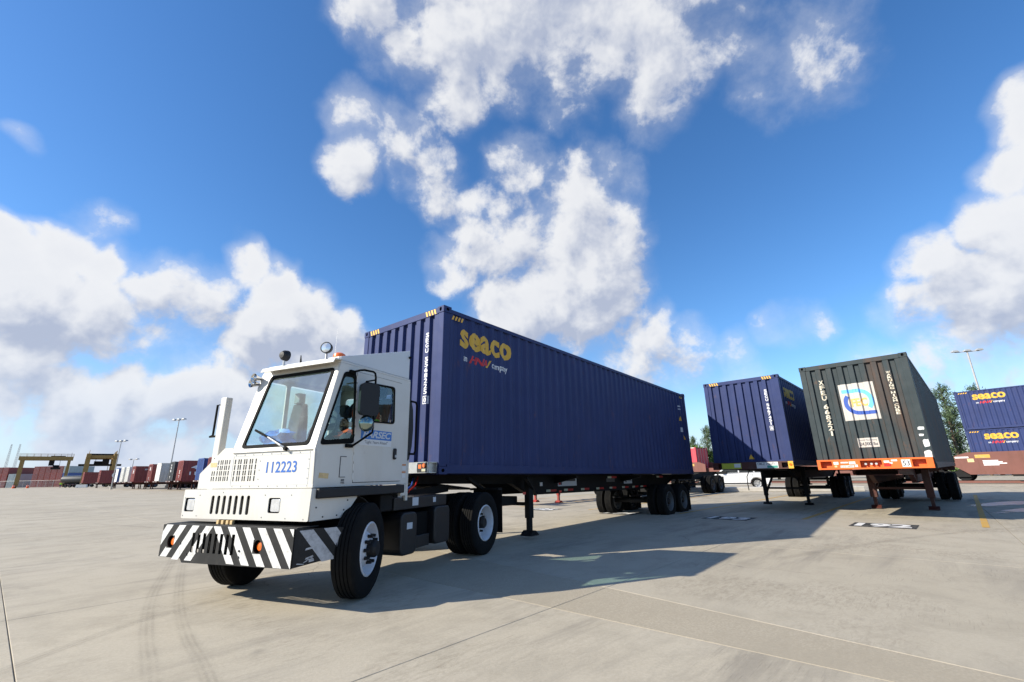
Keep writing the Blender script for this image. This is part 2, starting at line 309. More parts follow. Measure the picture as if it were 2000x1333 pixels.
def faded(name, colr, amount, scale):
    """thin worn film lying on the concrete"""
    mt = bpy.data.materials.new(name); mt.use_nodes = True; N = NT(mt.node_tree); N.n.clear()
    o = N.new('ShaderNodeOutputMaterial'); tr = N.new('ShaderNodeBsdfTransparent'); df = N.new('ShaderNodeBsdfDiffuse'); df.inputs[0].default_value = (*colr, 1)
    tc = N.new('ShaderNodeTexCoord').outputs['Object']
    uv = N.new('ShaderNodeUVMap').outputs[0]; x = N.sep(uv)[0]
    edge = N.math('MULTIPLY', N.rng(x, 0.0, 0.35, smooth=True), N.rng(x, 1.0, 0.65, smooth=True))
    rib = N.rng(N.math('SINE', N.math('MULTIPLY', x, 26.0)), -0.6, 0.7, 0.45, 1.0)
    f = N.math('MULTIPLY', N.math('MULTIPLY', N.math('MULTIPLY', N.rng(N.noise(tc, scale, 6, 0.7), 0.30, 0.72), amount), edge), rib)
    m1 = N.new('ShaderNodeMixShader'); N.l.new(f, m1.inputs[0]); N.l.new(tr.outputs[0], m1.inputs[1]); N.l.new(df.outputs[0], m1.inputs[2]); N.l.new(m1.outputs[0], o.inputs[0]); MATS[name] = mt
faded('tyre_rubber_mark', (0.12, 0.11, 0.10), 0.20, 2.2)

# ---------------------------------------------------------------- mesh helpers
def M_(x): return MATS[x] if isinstance(x, str) else x
class MB:
    """collects simple shapes into one mesh"""
    def __init__(s): s.v = []; s.f = []; s.m = []; s.cur = 0; s.mats = []
    def use(s, m):
        m = M_(m)
        if m not in s.mats: s.mats.append(m)
        s.cur = s.mats.index(m); return s
    def add(s, vs, fs):
        o = len(s.v); s.v += [tuple(x) for x in vs]; s.f += [tuple(i+o for i in f) for f in fs]; s.m += [s.cur]*len(fs); return s
    def box(s, x0, x1, y0, y1, z0, z1):
        return s.add([(x0, y0, z0), (x1, y0, z0), (x1, y1, z0), (x0, y1, z0), (x0, y0, z1), (x1, y0, z1), (x1, y1, z1), (x0, y1, z1)],
                     [(0, 3, 2, 1), (4, 5, 6, 7), (0, 1, 5, 4), (1, 2, 6, 5), (2, 3, 7, 6), (3, 0, 4, 7)])
    def bar(s, p0, p1, w, h):
        """box section along p0-p1"""
        p0, p1 = Vector(p0), Vector(p1); d = (p1-p0).normalized(); u = Vector((0, 0, 1)) if abs(d.z) < 0.95 else Vector((1, 0, 0))
        a = d.cross(u).normalized()*w/2; b = a.cross(d).normalized()*h/2
        vs = [p+q for p in (p0, p1) for q in (-a-b, a-b, a+b, -a+b)]
        return s.add(vs, [(0, 1, 2, 3), (7, 6, 5, 4), (0, 4, 5, 1), (1, 5, 6, 2), (2, 6, 7, 3), (3, 7, 4, 0)])
    def cyl(s, p0, p1, r0, r1=None, n=12, cap=True):
        r1 = r0 if r1 is None else r1; p0, p1 = Vector(p0), Vector(p1); d = (p1-p0).normalized(); u = Vector((0, 0, 1)) if abs(d.z) < 0.95 else Vector((1, 0, 0))
        a = d.cross(u).normalized(); b = d.cross(a)
        vs = []
        for p, r in ((p0, r0), (p1, r1)):
            for i in range(n): t = 2*math.pi*i/n; vs.append(p + a*math.cos(t)*r + b*math.sin(t)*r)
        fs = [(i, (i+1) % n, n+(i+1) % n, n+i) for i in range(n)]
        if cap: fs += [tuple(range(n-1, -1, -1)), tuple(range(n, 2*n))]
        return s.add(vs, fs)
    def tube(s, pts, r, n=8):
        pts = [Vector(p) for p in pts]; vs = []; fs = []
        prev = None
        for i, p in enumerate(pts):
            d = (pts[min(i+1, len(pts)-1)]-pts[max(i-1, 0)]).normalized()
            if prev is None:
                u = Vector((0, 0, 1)) if abs(d.z) < 0.9 else Vector((1, 0, 0)); a = d.cross(u).normalized()
            else: a = (prev - d*prev.dot(d)).normalized()
            prev = a; b = d.cross(a); rr = r[i] if isinstance(r, (list, tuple)) else r
            for k in range(n): t = 2*math.pi*k/n; vs.append(p + a*math.cos(t)*rr + b*math.sin(t)*rr)
        for i in range(len(pts)-1):
            for k in range(n): fs.append((i*n+k, i*n+(k+1) % n, (i+1)*n+(k+1) % n, (i+1)*n+k))
        fs += [tuple(range(n-1, -1, -1)), tuple(range((len(pts)-1)*n, len(pts)*n))]
        return s.add(vs, fs)
    def prism(s, poly, y0, y1, ax='y'):
        """poly: list of 2d points, extruded along axis ax (y: poly in x,z; x: poly in y,z; z: poly in x,y)"""
        n = len(poly)
        mk = {'y': lambda a, b, t: (a, t, b), 'x': lambda a, b, t: (t, a, b), 'z': lambda a, b, t: (a, b, t)}[ax]
        vs = [mk(a, b, y0) for a, b in poly] + [mk(a, b, y1) for a, b in poly]
        return s.add(vs, [tuple(range(n)), tuple(range(2*n-1, n-1, -1))] + [(i, (i+1) % n, n+(i+1) % n, n+i) for i in range(n)])
    def lathe(s, prof, n=32, ax='y', c=(0, 0, 0)):
        """prof: (radius, offset along axis)"""
        vs = []; fs = []; k = len(prof)
        for i in range(n):
            t = 2*math.pi*i/n; cs, sn = math.cos(t), math.sin(t)
            for r, a in prof:
                q = {'y': (r*cs, a, r*sn), 'x': (a, r*cs, r*sn), 'z': (r*cs, r*sn, a)}[ax]; vs.append((q[0]+c[0], q[1]+c[1], q[2]+c[2]))
        for i in range(n):
            j = (i+1) % n
            for q in range(k-1): fs.append((i*k+q, i*k+q+1, j*k+q+1, j*k+q))
        return s.add(vs, fs)
    def mesh(s, name, fix=True):
        me = bpy.data.meshes.new(name); me.from_pydata(s.v, [], s.f)
        for m in s.mats: me.materials.append(m)
        me.polygons.foreach_set('material_index', s.m)
        if fix:
            bm = bmesh.new(); bm.from_mesh(me); bmesh.ops.recalc_face_normals(bm, faces=bm.faces); bm.to_mesh(me); bm.free()
        return me
    def build(s, name, material=None, parent=None, bevel=0.0, smooth=False, fix=True, seg=2):
        if material is not None and not s.mats: s.mats = [M_(material)]
        return obj(name, s.mesh(name, fix), parent, bevel, smooth, seg)
def obj(name, me, parent=None, bevel=0.0, smooth=False, seg=2):
    o = bpy.data.objects.new(name, me); COL.objects.link(o); o.parent = parent
    if smooth:
        for p in me.polygons: p.use_smooth = True
        try: me.set_sharp_from_angle(angle=R(38))
        except Exception: pass
    if bevel:
        b = o.modifiers.new('bevel', 'BEVEL'); b.width = bevel; b.segments = seg; b.limit_method = 'ANGLE'; b.angle_limit = R(40)
    return o
def empty(name, loc=(0, 0, 0), rot=(0, 0, 0), parent=None):
    o = bpy.data.objects.new(name, None); COL.objects.link(o); o.location = loc; o.rotation_euler = rot; o.parent = parent; o.empty_display_size = 0.2; return o
def tag(o, label=None, cat=None, group=None, kind=None):
    if label: o['label'] = label
    if cat: o['category'] = cat
    if group: o['group'] = group
    if kind: o['kind'] = kind
    return o
def inst(o, parent, loc=None, rot=None):
    """copy of one object (shared mesh)"""
    c = o.copy(); COL.objects.link(c); c.parent = parent
    if loc is not None: c.location = loc
    if rot is not None: c.rotation_euler = rot
    return c
def tree_copy(o, parent=None):
    c = o.copy(); COL.objects.link(c); c.parent = parent
    for ch in list(o.children): tree_copy(ch, c)
    return c
def rrect(x0, x1, y0, y1, r, n=4):
    pts = []
    for cx, cy, a in ((x1-r, y1-r, 0), (x0+r, y1-r, 90), (x0+r, y0+r, 180), (x1-r, y0+r, 270)):
        for i in range(n+1): t = R(a+90*i/n); pts.append((cx+r*math.cos(t), cy+r*math.sin(t)))
    return pts
def rpoly(pts, r, n=4):
    """polygon with rounded corners"""
    out = []; k = len(pts)
    for i in range(k):
        p = Vector(pts[i]); a = (Vector(pts[i-1])-p); b = (Vector(pts[(i+1) % k])-p)
        rr = min(r, a.length*0.45, b.length*0.45); a.normalize(); b.normalize()
        for j in range(n+1):
            t = j/n; q = (p+a*rr)*(1-t)**2 + p*2*t*(1-t) + (p+b*rr)*t*t; out.append((q.x, q.y))
    return out
def ell(cx, cy, rx, ry, n=16): return [(cx+rx*math.cos(2*math.pi*i/n), cy+ry*math.sin(2*math.pi*i/n)) for i in range(n)]
DG = None
def curve_mesh(cu):
    o = bpy.data.objects.new('tmp', cu); COL.objects.link(o)
    dg = bpy.context.evaluated_depsgraph_get(); me = bpy.data.meshes.new_from_object(o.evaluated_get(dg))
    bpy.data.objects.remove(o); bpy.data.curves.remove(cu); return me
def plate_mesh(outer, holes, thick):
    """flat plate with real openings, in the XY plane, thickness along Z centred"""
    cu = bpy.data.curves.new('plate', 'CURVE'); cu.dimensions = '2D'; cu.fill_mode = 'BOTH'; cu.extrude = thick/2
    for poly in [outer]+list(holes):
        sp = cu.splines.new('POLY'); sp.points.add(len(poly)-1); sp.use_cyclic_u = True
        for i, (x, y) in enumerate(poly): sp.points[i].co = (x, y, 0, 1)
    return curve_mesh(cu)
def place(me, o, ux, uy):
    """map mesh local x,y,z onto origin o and axes ux, uy, ux x uy"""
    ux, uy = Vector(ux), Vector(uy); uz = ux.cross(uy); uz.normalize()
    m = Matrix((ux, uy, uz)).transposed().to_4x4(); m.translation = Vector(o); me.transform(m); return me
def plate(name, outer, holes, thick, material, parent, o, ux, uy, bevel=0.0):
    me = place(plate_mesh(outer, holes, thick), o, ux, uy); me.materials.clear(); me.materials.append(M_(material))
    return obj(name, me, parent, bevel)
_fonts = {}
def text_mesh(s, size, bold=0.0, shear=0.0, spacing=1.0, width=1.0, line=1.0, thick=0.0, align='LEFT'):
    cu = bpy.data.curves.new('txt', 'FONT'); cu.body = s; cu.size = size; cu.offset = bold; cu.shear = shear; cu.space_character = spacing; cu.space_line = line
    cu.align_x = align; cu.extrude = thick/2; cu.resolution_u = 3; cu.fill_mode = 'BOTH' if thick else 'FRONT'
    me = curve_mesh(cu)
    if width != 1.0: me.transform(Matrix.Diagonal((width, 1, 1, 1)))
    return me
def bounds(me):
    xs = [v.co.x for v in me.vertices]; ys = [v.co.y for v in me.vertices]; return min(xs), max(xs), min(ys), max(ys)
def fit(me, x0, x1, y0, y1):
    a, b, c, d = bounds(me)
    sx, sy = (x1-x0)/(b-a), (y1-y0)/(d-c)
    me.transform(Matrix.Translation((x0-a*sx, y0-c*sy, 0)) @ Matrix.Diagonal((sx, sy, 1, 1))); return me
def drape(me, folds, prof):
    """cut a flat lettering mesh along the folds of a corrugated wall and lay it on the wall: z becomes depth"""
    bm = bmesh.new(); bm.from_mesh(me); a, b, c, d = bounds(me)
    for f in folds:
        if a < f < b: bmesh.ops.bisect_plane(bm, geom=bm.verts[:]+bm.edges[:]+bm.faces[:], plane_co=(f, 0, 0), plane_no=(1, 0, 0))
    for v in bm.verts: v.co.z = prof(v.co.x)
    bm.to_mesh(me); bm.free(); return me
def quad_mesh(polys):
    """several flat polygons in the XY plane as one mesh"""
    me = bpy.data.meshes.new('q'); vs = []; fs = []
    for p in polys: fs.append(tuple(range(len(vs), len(vs)+len(p)))); vs += [(x, y, 0) for x, y in p]
    me.from_pydata(vs, [], fs); return me

# ---------------------------------------------------------------- the ground
ground_base = MB().add([(-2500, -2500, -0.014), (2500, -2500, -0.014), (2500, 2500, -0.014), (-2500, 2500, -0.014)], [(0, 1, 2, 3)]).build('ground', 'concrete', fix=False)
tag(ground_base, 'pale concrete yard reaching to the horizon', kind='structure')
GY = R(48.3); U = Vector((math.cos(GY), math.sin(GY), 0)); V = Vector((-math.sin(GY), math.cos(GY), 0))
def strip_edge(v): return min(5.7, max(4.2, 4.60+.165*v))
def slab(u0, u1, v0, v1, material):
    g = 0.0035; k = .004
    f0 = strip_edge if abs(u0-5.25) < .01 else (lambda v: u0); f1 = strip_edge if abs(u1-5.25) < .01 else (lambda v: u1)
    p = [U*a + V*b for a, b in ((f0(v0)+g, v0+g), (f1(v0)-g, v0+g), (f1(v1)-g, v1-g), (f0(v1)+g, v1-g))]
    q = [U*a + V*b for a, b in ((f0(v0)+g+k, v0+g+k), (f1(v0)-g-k, v0+g+k), (f1(v1)-g-k, v1-g-k), (f0(v1)+g+k, v1-g-k))]
    mb = MB().add([x+Vector((0, 0, -0.04)) for x in p] + [x+Vector((0, 0, -0.0025)) for x in p] + q,
                  [(0, 1, 5, 4), (1, 2, 6, 5), (2, 3, 7, 6), (3, 0, 4, 7), (4, 5, 9, 8), (5, 6, 10, 9), (6, 7, 11, 10), (7, 4, 8, 11), (8, 9, 10, 11)])
    return mb.build('concrete_slab', material, ground_base, fix=False)
us = [-11.60, -7.60, -3.60, 0.40, 4.05, 5.25] + [9.25+4*i for i in range(10)]
for i in range(len(us)-1):
    for j in range(-6, 9):
        v0 = 3.15+4*j
        if us[i] > 30 and (v0 < -14 or v0 > 26): continue
        strip = abs(us[i]-4.05) < 0.01 and v0 < 8
        o = slab(us[i], us[i+1], v0, v0+4, 'aggregate' if strip else 'concrete')
        if strip: o.name = 'aggregate_strip'
SY = R(46.3); SU = Vector((math.cos(SY), math.sin(SY), 0)); SV = Vector((-math.sin(SY), math.cos(SY), 0))
def flat(name, polys, material, z, parent=ground_base):
    mb = MB()
    for p in polys: mb.add([(x, y, z) for x, y in p], [tuple(range(len(p)))])
    return mb.build(name, material, parent, fix=False)
v_line = [-0.05+3.42*k for k in range(-2, 6)]
for k, v in enumerate(v_line):
    u0 = 14.55; pts = [SU*a+SV*b for a, b in ((u0, v-.06), (u0+15.5, v-.06), (u0+15.5, v+.06), (u0, v+.06))]
    flat('yellow_bay_line', [[(p.x, p.y) for p in pts]], 'road_yellow', 0.004)
for k, (v, num) in enumerate(((1.63, '192'), (5.05, '193'), (8.45, '194'), (11.85, '195'))):
    u0 = 13.45; w, h = 0.60, 0.47
    pts = [SU*a+SV*b for a, b in ((u0, v+w), (u0, v-w), (u0+2*h, v-w), (u0+2*h, v+w))]
    pn = flat('bay_number_patch', [[(p.x, p.y) for p in pts]], 'road_black', 0.004)
    me = fit(text_mesh(num, 1.0, bold=0.045), -w*0.86, w*0.86, 0.10, 2*h-0.10)
    place(me, SU*u0+SV*v+Vector((0, 0, 0.008)), -SV, SU); me.materials.clear(); me.materials.append(MATS['road_white']); obj('bay_number', me, ground_base)
def ribbon(name, pts, w, material, z=0.003):
    mb = []; fs = []; uv = []
    for i, p in enumerate(pts):
        p = Vector(p); a = Vector(pts[max(i-1, 0)]); b = Vector(pts[min(i+1, len(pts)-1)]); d = (b-a).normalized(); n = Vector((-d.y, d.x))
        mb += [(p.x+n.x*w/2, p.y+n.y*w/2, z), (p.x-n.x*w/2, p.y-n.y*w/2, z)]
        if i: fs.append((2*i-2, 2*i-1, 2*i+1, 2*i))
    me = bpy.data.meshes.new(name); me.from_pydata(mb, [], fs); lay = me.uv_layers.new(name='UVMap')
    for poly in me.polygons:
        for li, vi in zip(poly.loop_indices, poly.vertices): lay.data[li].uv = (vi % 2, (vi//2)/len(pts))
    me.materials.append(MATS[material]); return obj(name, me, ground_base)
def curve2(p, n=24):
    out = []
    for i in range(len(p)-1):
        p0 = Vector(p[max(i-1, 0)]); p1 = Vector(p[i]); p2 = Vector(p[i+1]); p3 = Vector(p[min(i+2, len(p)-1)])
        for j in range(n): t = j/n; out.append(tuple(0.5*((2*p1)+(-p0+p2)*t+(2*p0-5*p1+4*p2-p3)*t*t+(-p0+3*p1-3*p2+p3)*t**3)))
    return out + [tuple(p[-1])]
for pts, w in (([(-7.2, 10.4), (-5.71, 8.18), (-4.38, 6.06), (-3.39, 4.69), (-2.71, 3.85), (-2.2, 3.2)], .19), ([(-6.8, 10.2), (-5.5, 8.15), (-3.88, 5.79), (-2.91, 4.52), (-2.31, 3.83), (-1.8, 3.2)], .17),
               ([(-3.3, 5.9), (-3.64, 5.0), (-3.72, 4.4), (-3.74, 3.6)], .2), ([(4, 7.5), (8, 9.5), (12, 10.6), (18, 11)], .24), ([(-14, 16), (-9, 13.4), (-5, 12), (0, 12)], .24)):
    ribbon('tyre_mark', curve2(pts, 10), w, 'tyre_rubber_mark')

# thin film of water left in the bays at the right
wm_ = bpy.data.materials.new('water_film'); wm_.use_nodes = True; N = NT(wm_.node_tree); N.n.clear(); MATS['water_film'] = wm_
o_ = N.new('ShaderNodeOutputMaterial'); tr_ = N.new('ShaderNodeBsdfTransparent'); tr_.inputs[0].default_value = (.72, .72, .72, 1); gl_ = N.new('ShaderNodeBsdfGlossy'); gl_.inputs['Roughness'].default_value = .28
fr_ = N.new('ShaderNodeFresnel'); fr_.inputs[0].default_value = 1.33; mx_ = N.new('ShaderNodeMixShader'); N.l.new(fr_.outputs[0], mx_.inputs[0]); N.l.new(tr_.outputs[0], mx_.inputs[1]); N.l.new(gl_.outputs[0], mx_.inputs[2])
tcw = N.new('ShaderNodeTexCoord').outputs['Object']; rad = N.rng(N.math('ADD', N.vec('LENGTH', N.new('ShaderNodeUVMap').outputs[0]), N.math('MULTIPLY', N.math('SUBTRACT', N.noise(tcw, 1.1, 5, .6), .5), 1.1)), .75, .95, 1, 0, True)
m2_ = N.new('ShaderNodeMixShader'); N.l.new(rad, m2_.inputs[0]); tr2 = N.new('ShaderNodeBsdfTransparent'); N.l.new(tr2.outputs[0], m2_.inputs[1]); N.l.new(mx_.outputs[0], m2_.inputs[2]); N.l.new(m2_.outputs[0], o_.inputs[0])
def puddle(x, y, a, b, yaw):
    n = 40; vs = [(x, y, .003)]; uv = [(0, 0)]
    for i in range(n):
        t = 2*math.pi*i/n; p = (a*math.cos(t), b*math.sin(t)); vs.append((x+p[0]*math.cos(yaw)-p[1]*math.sin(yaw), y+p[0]*math.sin(yaw)+p[1]*math.cos(yaw), .003)); uv.append((math.cos(t)*1.2, math.sin(t)*1.2))
    me = bpy.data.meshes.new('puddle'); me.from_pydata(vs, [], [(0, 1+i, 1+(i+1) % n) for i in range(n)]); lay = me.uv_layers.new(name='UVMap')
    for poly in me.polygons:
        for li, vi in zip(poly.loop_indices, poly.vertices): lay.data[li].uv = uv[vi]
    me.materials.append(wm_); obj('puddle', me, ground_base)
for q in ((14.2, 12.4, 2.6, .55, R(20)), (15.8, 14.4, 3.2, .6, R(20)), (17.5, 16.8, 3.4, .7, R(20)), (19.5, 14.6, 2.4, .6, R(20))): puddle(*q)

# ---------------------------------------------------------------- shipping containers
CL, CW, CH = 12.192, 2.438, 2.896
def folds(x0, x1, outer, slope, inner):
    """corrugation of a wall: list of (position, 0 proud / 1 recessed)"""
    pts = [(x0, 0)]; x = x0
    while x < x1-1e-6:
        for ln, lv in ((outer, 0), (slope, 1), (inner, 1), (slope, 0)):
            x += ln
            if x >= x1: break
            pts.append((x, lv))
    pts.append((x1, 0)); return pts
def prof_fn(pts, base, depth):
    def f(x):
        for (a, la), (b, lb) in zip(pts, pts[1:]):
            if a <= x <= b: return base + depth*(la + (lb-la)*((x-a)/max(b-a, 1e-6)))
        return base
    return f
def corr_wall(pts, base, depth, z0, z1, axis, flip=False):
    mb = MB(); vs = []; fs = []
    for i, (x, l) in enumerate(pts):
        d = base+depth*l
        for z in (z0, z1): vs.append((x, d, z) if axis == 'x' else (d, x, z))
        if i: k = 2*i; fs.append((k-2, k, k+1, k-1))
    return mb.add(vs, fs)
CONT_MESH = {}
def casting(key, paint):
    """corner casting with oval openings; local cube .178 x .162 x .118"""
    if key in CONT_MESH: return CONT_MESH[key]
    bm = bmesh.new()
    a = plate_mesh([(0, 0), (.162, 0), (.162, .118), (0, .118)], [ell(.081, .062, .030, .040)], .012); place(a, (-.001, .162, 0), (0, -1, 0), (0, 0, 1))
    b = plate_mesh([(0, 0), (.178, 0), (.178, .118), (0, .118)], [ell(.09, .060, .037, .028)], .012); place(b, (0, -.001, 0), (1, 0, 0), (0, 0, 1))
    c = MB().box(.03, .178, .03, .162, .001, .112).mesh('core'); e = MB().box(0, .178, 0, .162, .106, .118).mesh('top')
    for i, q in enumerate((a, b, c, e)):
        n0 = len(bm.faces); bm.from_mesh(q); bm.faces.ensure_lookup_table()
        for f in bm.faces[n0:]: f.material_index = 1 if i == 2 else 0
    me = bpy.data.meshes.new('corner_casting'); bm.to_mesh(me); bm.free(); me.materials.append(M_(paint)); me.materials.append(MATS['gasket'])
    CONT_MESH[key] = me; return me
def container(name, paint, loc, yaw, tilt=0.0, L=CL, detail=2, H=CH):
    W = CW; root = empty(name, loc, (0, -tilt, yaw))
    side = folds(.17, L-.17, .072, .068, .070); front = folds(.14, W-.14, .118, .020, .098)
    if detail < 2:
        side = folds(.17, L-.17, .20, .10, .18)
    k = (paint, L, detail, H)
    if k not in CONT_MESH:
        d = {}
        d['side_wall'] = corr_wall(side, .014, .036, .15, H-.10, 'x').mesh('side_wall')
        d['front_wall'] = corr_wall(front, .016, .056, .14, H-.12, 'y').mesh('front_wall')
        d['floor'] = MB().box(.02, L-.02, .05, W-.05, .10, .16).mesh('floor')
        rf = MB(); vs = []; fs = []
        rpts = folds(.15, L-.15, .1, .05, .1)
        for i, (x, l) in enumerate(rpts):
            vs += [(x, .06, H-.03-.02*l), (x, W-.06, H-.03-.02*l)]
            if i: q = 2*i; fs.append((q-2, q, q+1, q-1))
        d['roof'] = rf.add(vs, fs).mesh('roof')
        d['post'] = MB().box(0, .162, 0, .145, .118, H-.118).mesh('corner_post')
        d['post_in'] = MB().box(.0, .12, .0, .10, .118, H-.118).mesh('corner_post')
        d['bottom_rail'] = MB().box(.178, L-.178, .004, .055, .012, .155).mesh('bottom_rail')
        d['top_rail'] = MB().box(.178, L-.178, .004, .064, H-.105, H-.035).mesh('top_rail')
        d['front_sill'] = MB().box(.006, .07, .162, W-.162, .014, .145).mesh('front_sill')
        d['front_header'] = MB().box(.004, .10, .162, W-.162, H-.125, H-.006).mesh('front_header')
        for m in d.values(): m.materials.append(M_(paint))
        CONT_MESH[k] = d
    d = CONT_MESH[k]
    mk = lambda nm, key, bev=0.0: obj(nm, d[key], root, bev)
    mk('side_wall', 'side_wall')
    o = mk('side_wall', 'side_wall'); o.location = (0, W, 0); o.scale = (1, -1, 1)
    mk('front_wall', 'front_wall'); mk('floor', 'floor'); mk('roof', 'roof')
    for sy, y in ((1, 0), (-1, W)):
        o = mk('corner_post', 'post', .012); o.location = (0, y, 0); o.scale = (1, sy, 1)
        o = mk('corner_post', 'post', .012); o.location = (L, y, 0); o.scale = (-1, sy, 1)
        o = mk('bottom_rail', 'bottom_rail'); o.location = (0, y, 0); o.scale = (1, sy, 1)
        o = mk('top_rail', 'top_rail'); o.location = (0, y, 0); o.scale = (1, sy, 1)
        if detail >= 1:
            cm = casting((paint, 'cast'), paint)
            for x, sx in ((0, 1), (L, -1)):
                for z, sz in ((0, -1), (H-.118, 1)):
                    o = obj('corner_casting', cm, root); o.location = (x, y, z if sz > 0 else .118); o.scale = (sx, sy, sz)
    mk('front_sill', 'front_sill', .006); mk('front_header', 'front_header', .006)
    # doors at the far end
    if detail >= 1:
        for y0, y1 in ((.10, W/2-.004), (W/2+.004, W-.10)):
            dr = MB().box(L-.06, L-.015, y0, y1, .14, H-.12).build('door', paint, root)
            for yy in (y0+.25, y1-.25): MB().cyl((L+.01, yy, .1), (L+.01, yy, H-.1), .017, n=8).build('lock_rod', 'galv', dr)
    else: MB().box(L-.06, L-.02, .10, W-.10, .14, H-.12).build('door', paint, root)
    return root, side, front
def stick_side(root, me, side, mtl, name, x, z, lift=.003):
    """lettering laid on the corrugated near side; me in (x, y=up) with origin at x, z"""
    me.transform(Matrix.Translation((x, 0, 0))); drape(me, [p for p, l in side], prof_fn(side, .014, .036))
    for v in me.vertices: v.co = Vector((v.co.x, v.co.z-lift, v.co.y+z))
    me.materials.clear(); me.materials.append(M_(mtl)); return obj(name, me, root)
def stick_front(root, me, front, mtl, name, y, z, lift=.003):
    """the same on the front wall; text x runs towards -y"""
    me.transform(Matrix.Diagonal((-1, 1, 1, 1))); me.transform(Matrix.Translation((y, 0, 0))); drape(me, [p for p, l in front], prof_fn(front, .016, .056))
    for v in me.vertices: v.co = Vector((v.co.z-lift, v.co.x, v.co.y+z))
    me.materials.clear(); me.materials.append(M_(mtl)); return obj(name, me, root)
def hazard(root, axis, a0, a1, z0, z1, n=4, off=-.002):
    polys = []
    st = (a1-a0)/n
    for i in range(n):
        p = a0+st*i; polys.append([(p, z0), (p+st*.55, z0), (p+st*1.0, z1), (p+st*.45, z1)])
    me = quad_mesh(polys)
    for v in me.vertices: v.co = Vector((v.co.x, off, v.co.y)) if axis == 'x' else Vector((off, v.co.x, v.co.y))
    me.materials.append(MATS['hazard_yellow']); return obj('hazard_stripe', me, root)
def stack_text(s, w, h, gap=.02):
    """characters one below another, each w x h, top at y=0"""
    bm = bmesh.new(); y = 0
    for ch in s:
        if ch == ' ': y -= h*0.75; continue
        me = fit(text_mesh(ch, 1.0, bold=0.018), (-w/2 if ch not in '1I' else -w/6), (w/2 if ch not in '1I' else w/6), y-h, y); bm.from_mesh(me); bpy.data.meshes.remove(me); y -= h+gap
    me = bpy.data.meshes.new('t'); bm.to_mesh(me); bm.free(); return me, y
def seaco_logo(root, side, x, z, w=1.46, h=.36):
    me = fit(text_mesh('seaco', 1.0, bold=0.034, spacing=0.98), 0, w, 0, h); stick_side(root, me, side, 'logo_yellow', 'logo_lettering', x, z)
    k = w/1.46
    me = fit(text_mesh('an', 1.0, bold=0.012), 0, .115*k, 0, .085*k); stick_side(root, me, side, 'logo_white', 'logo_lettering', x+.10*k, z-.23*k)
    me = fit(text_mesh('HNA', 1.0, bold=0.03, shear=0.35, spacing=0.9), 0, .52*k, 0, .15*k); stick_side(root, me, side, 'logo_red', 'logo_lettering', x+.25*k, z-.25*k)
    tick = quad_mesh([[(0, 0), (.05*k, 0), (.13*k, .15*k), (.09*k, .15*k), (.045*k, .035*k), (0, .03*k)]]); stick_side(root, tick, side, 'logo_yellow', 'logo_mark', x+.72*k, z-.25*k, .005)
    me = fit(text_mesh('company', 1.0, bold=0.012), 0, .50*k, 0, .125*k); stick_side(root, me, side, 'logo_white', 'logo_lettering', x+.86*k, z-.28*k)
def unit_number(root, front, y, ztop, zbot, text, w=.085, boxed='0'):
    n = len(text.replace(' ', '')); h = ((ztop-zbot)-.16)/(n+0.75+n*.16)
    me, yb = stack_text(text, w, h, h*.16); stick_front(root, me, front, 'stencil_white', 'unit_number', y, ztop)
    b = .055; q = [[(-b, -.14), (b, -.14), (b, -.128), (-b, -.128)], [(-b, -.012), (b, -.012), (b, 0), (-b, 0)], [(-b, -.128), (-b+.012, -.128), (-b+.012, -.012), (-b, -.012)], [(b-.012, -.128), (b, -.128), (b, -.012), (b-.012, -.012)]]
    stick_front(root, quad_mesh(q), front, 'stencil_white', 'check_digit_box', y, zbot+.14)
    me = fit(text_mesh(boxed, 1, bold=0.03), -.03, .03, -.115, -.025); stick_front(root, me, front, 'stencil_white', 'check_digit', y, zbot+.14)

c0, s0, f0 = container('shipping_container', 'container_blue', (-1.2177, 7.5107, 1.321), R(51.03), R(-.672))
tag(c0, 'long navy blue high cube container carried behind the white yard tractor', 'container', 'blue containers')
hazard(c0, 'y', .20, .50, CH-.118, CH-.02, 4, -.0005); hazard(c0, 'y', 1.92, 2.24, CH-.118, CH-.02, 4, -.0005); hazard(c0, 'x', .20, .50, CH-.215, CH-.135, 4, .008)
for x_, z_ in ((11.55, 1.85), (11.75, 1.20)): stick_side(c0, quad_mesh([[(-.09, 0), (.09, 0), (.06, .07), (0, .17), (-.06, .07)]]), s0, 'hazard_yellow', 'warning_triangle', x_, z_)
for x_, z_, w_, h_ in ((11.5, 1.45, .22, .16), (11.45, 2.35, .3, .05), (11.45, 2.25, .22, .04)): stick_side(c0, quad_mesh([[(0, 0), (w_, 0), (w_, h_), (0, h_)]]), s0, 'decal_grey', 'small_label', x_, z_)
hazard(c0, 'x', CL-.55, CL-.25, CH-.215, CH-.135, 3, .008)
seaco_logo(c0, s0, .43, 2.21); unit_number(c0, f0, .435, 2.47, 1.175, 'SEGU 5568225')
c1, s1, f1 = container('shipping_container', 'container_blue', (8.755, 14.712, 1.424), R(47.45), R(-.462))
tag(c1, 'parked navy blue container, half its front in shadow, beside the dark grey one', 'container', 'blue containers')
hazard(c1, 'y', .20, .50, CH-.118, CH-.02, 4, -.0005); hazard(c1, 'y', 1.92, 2.24, CH-.118, CH-.02, 4, -.0005)
seaco_logo(c1, s1, .50, 2.2); unit_number(c1, f1, .445, 2.44, 1.09, 'SEGU 5667451')
stick_front(c1, quad_mesh([[(-.075, 0), (.075, 0), (.055, .06), (0, .16), (-.055, .06)]]), f1, 'hazard_yellow', 'warning_triangle', 1.21, .20)
c2, s2, f2 = container('shipping_container', 'container_dark', (10.167, 11.336, 1.235), R(45.38), R(.195))
tag(c2, 'dark grey-green container with a square railway logo on its front', 'container')
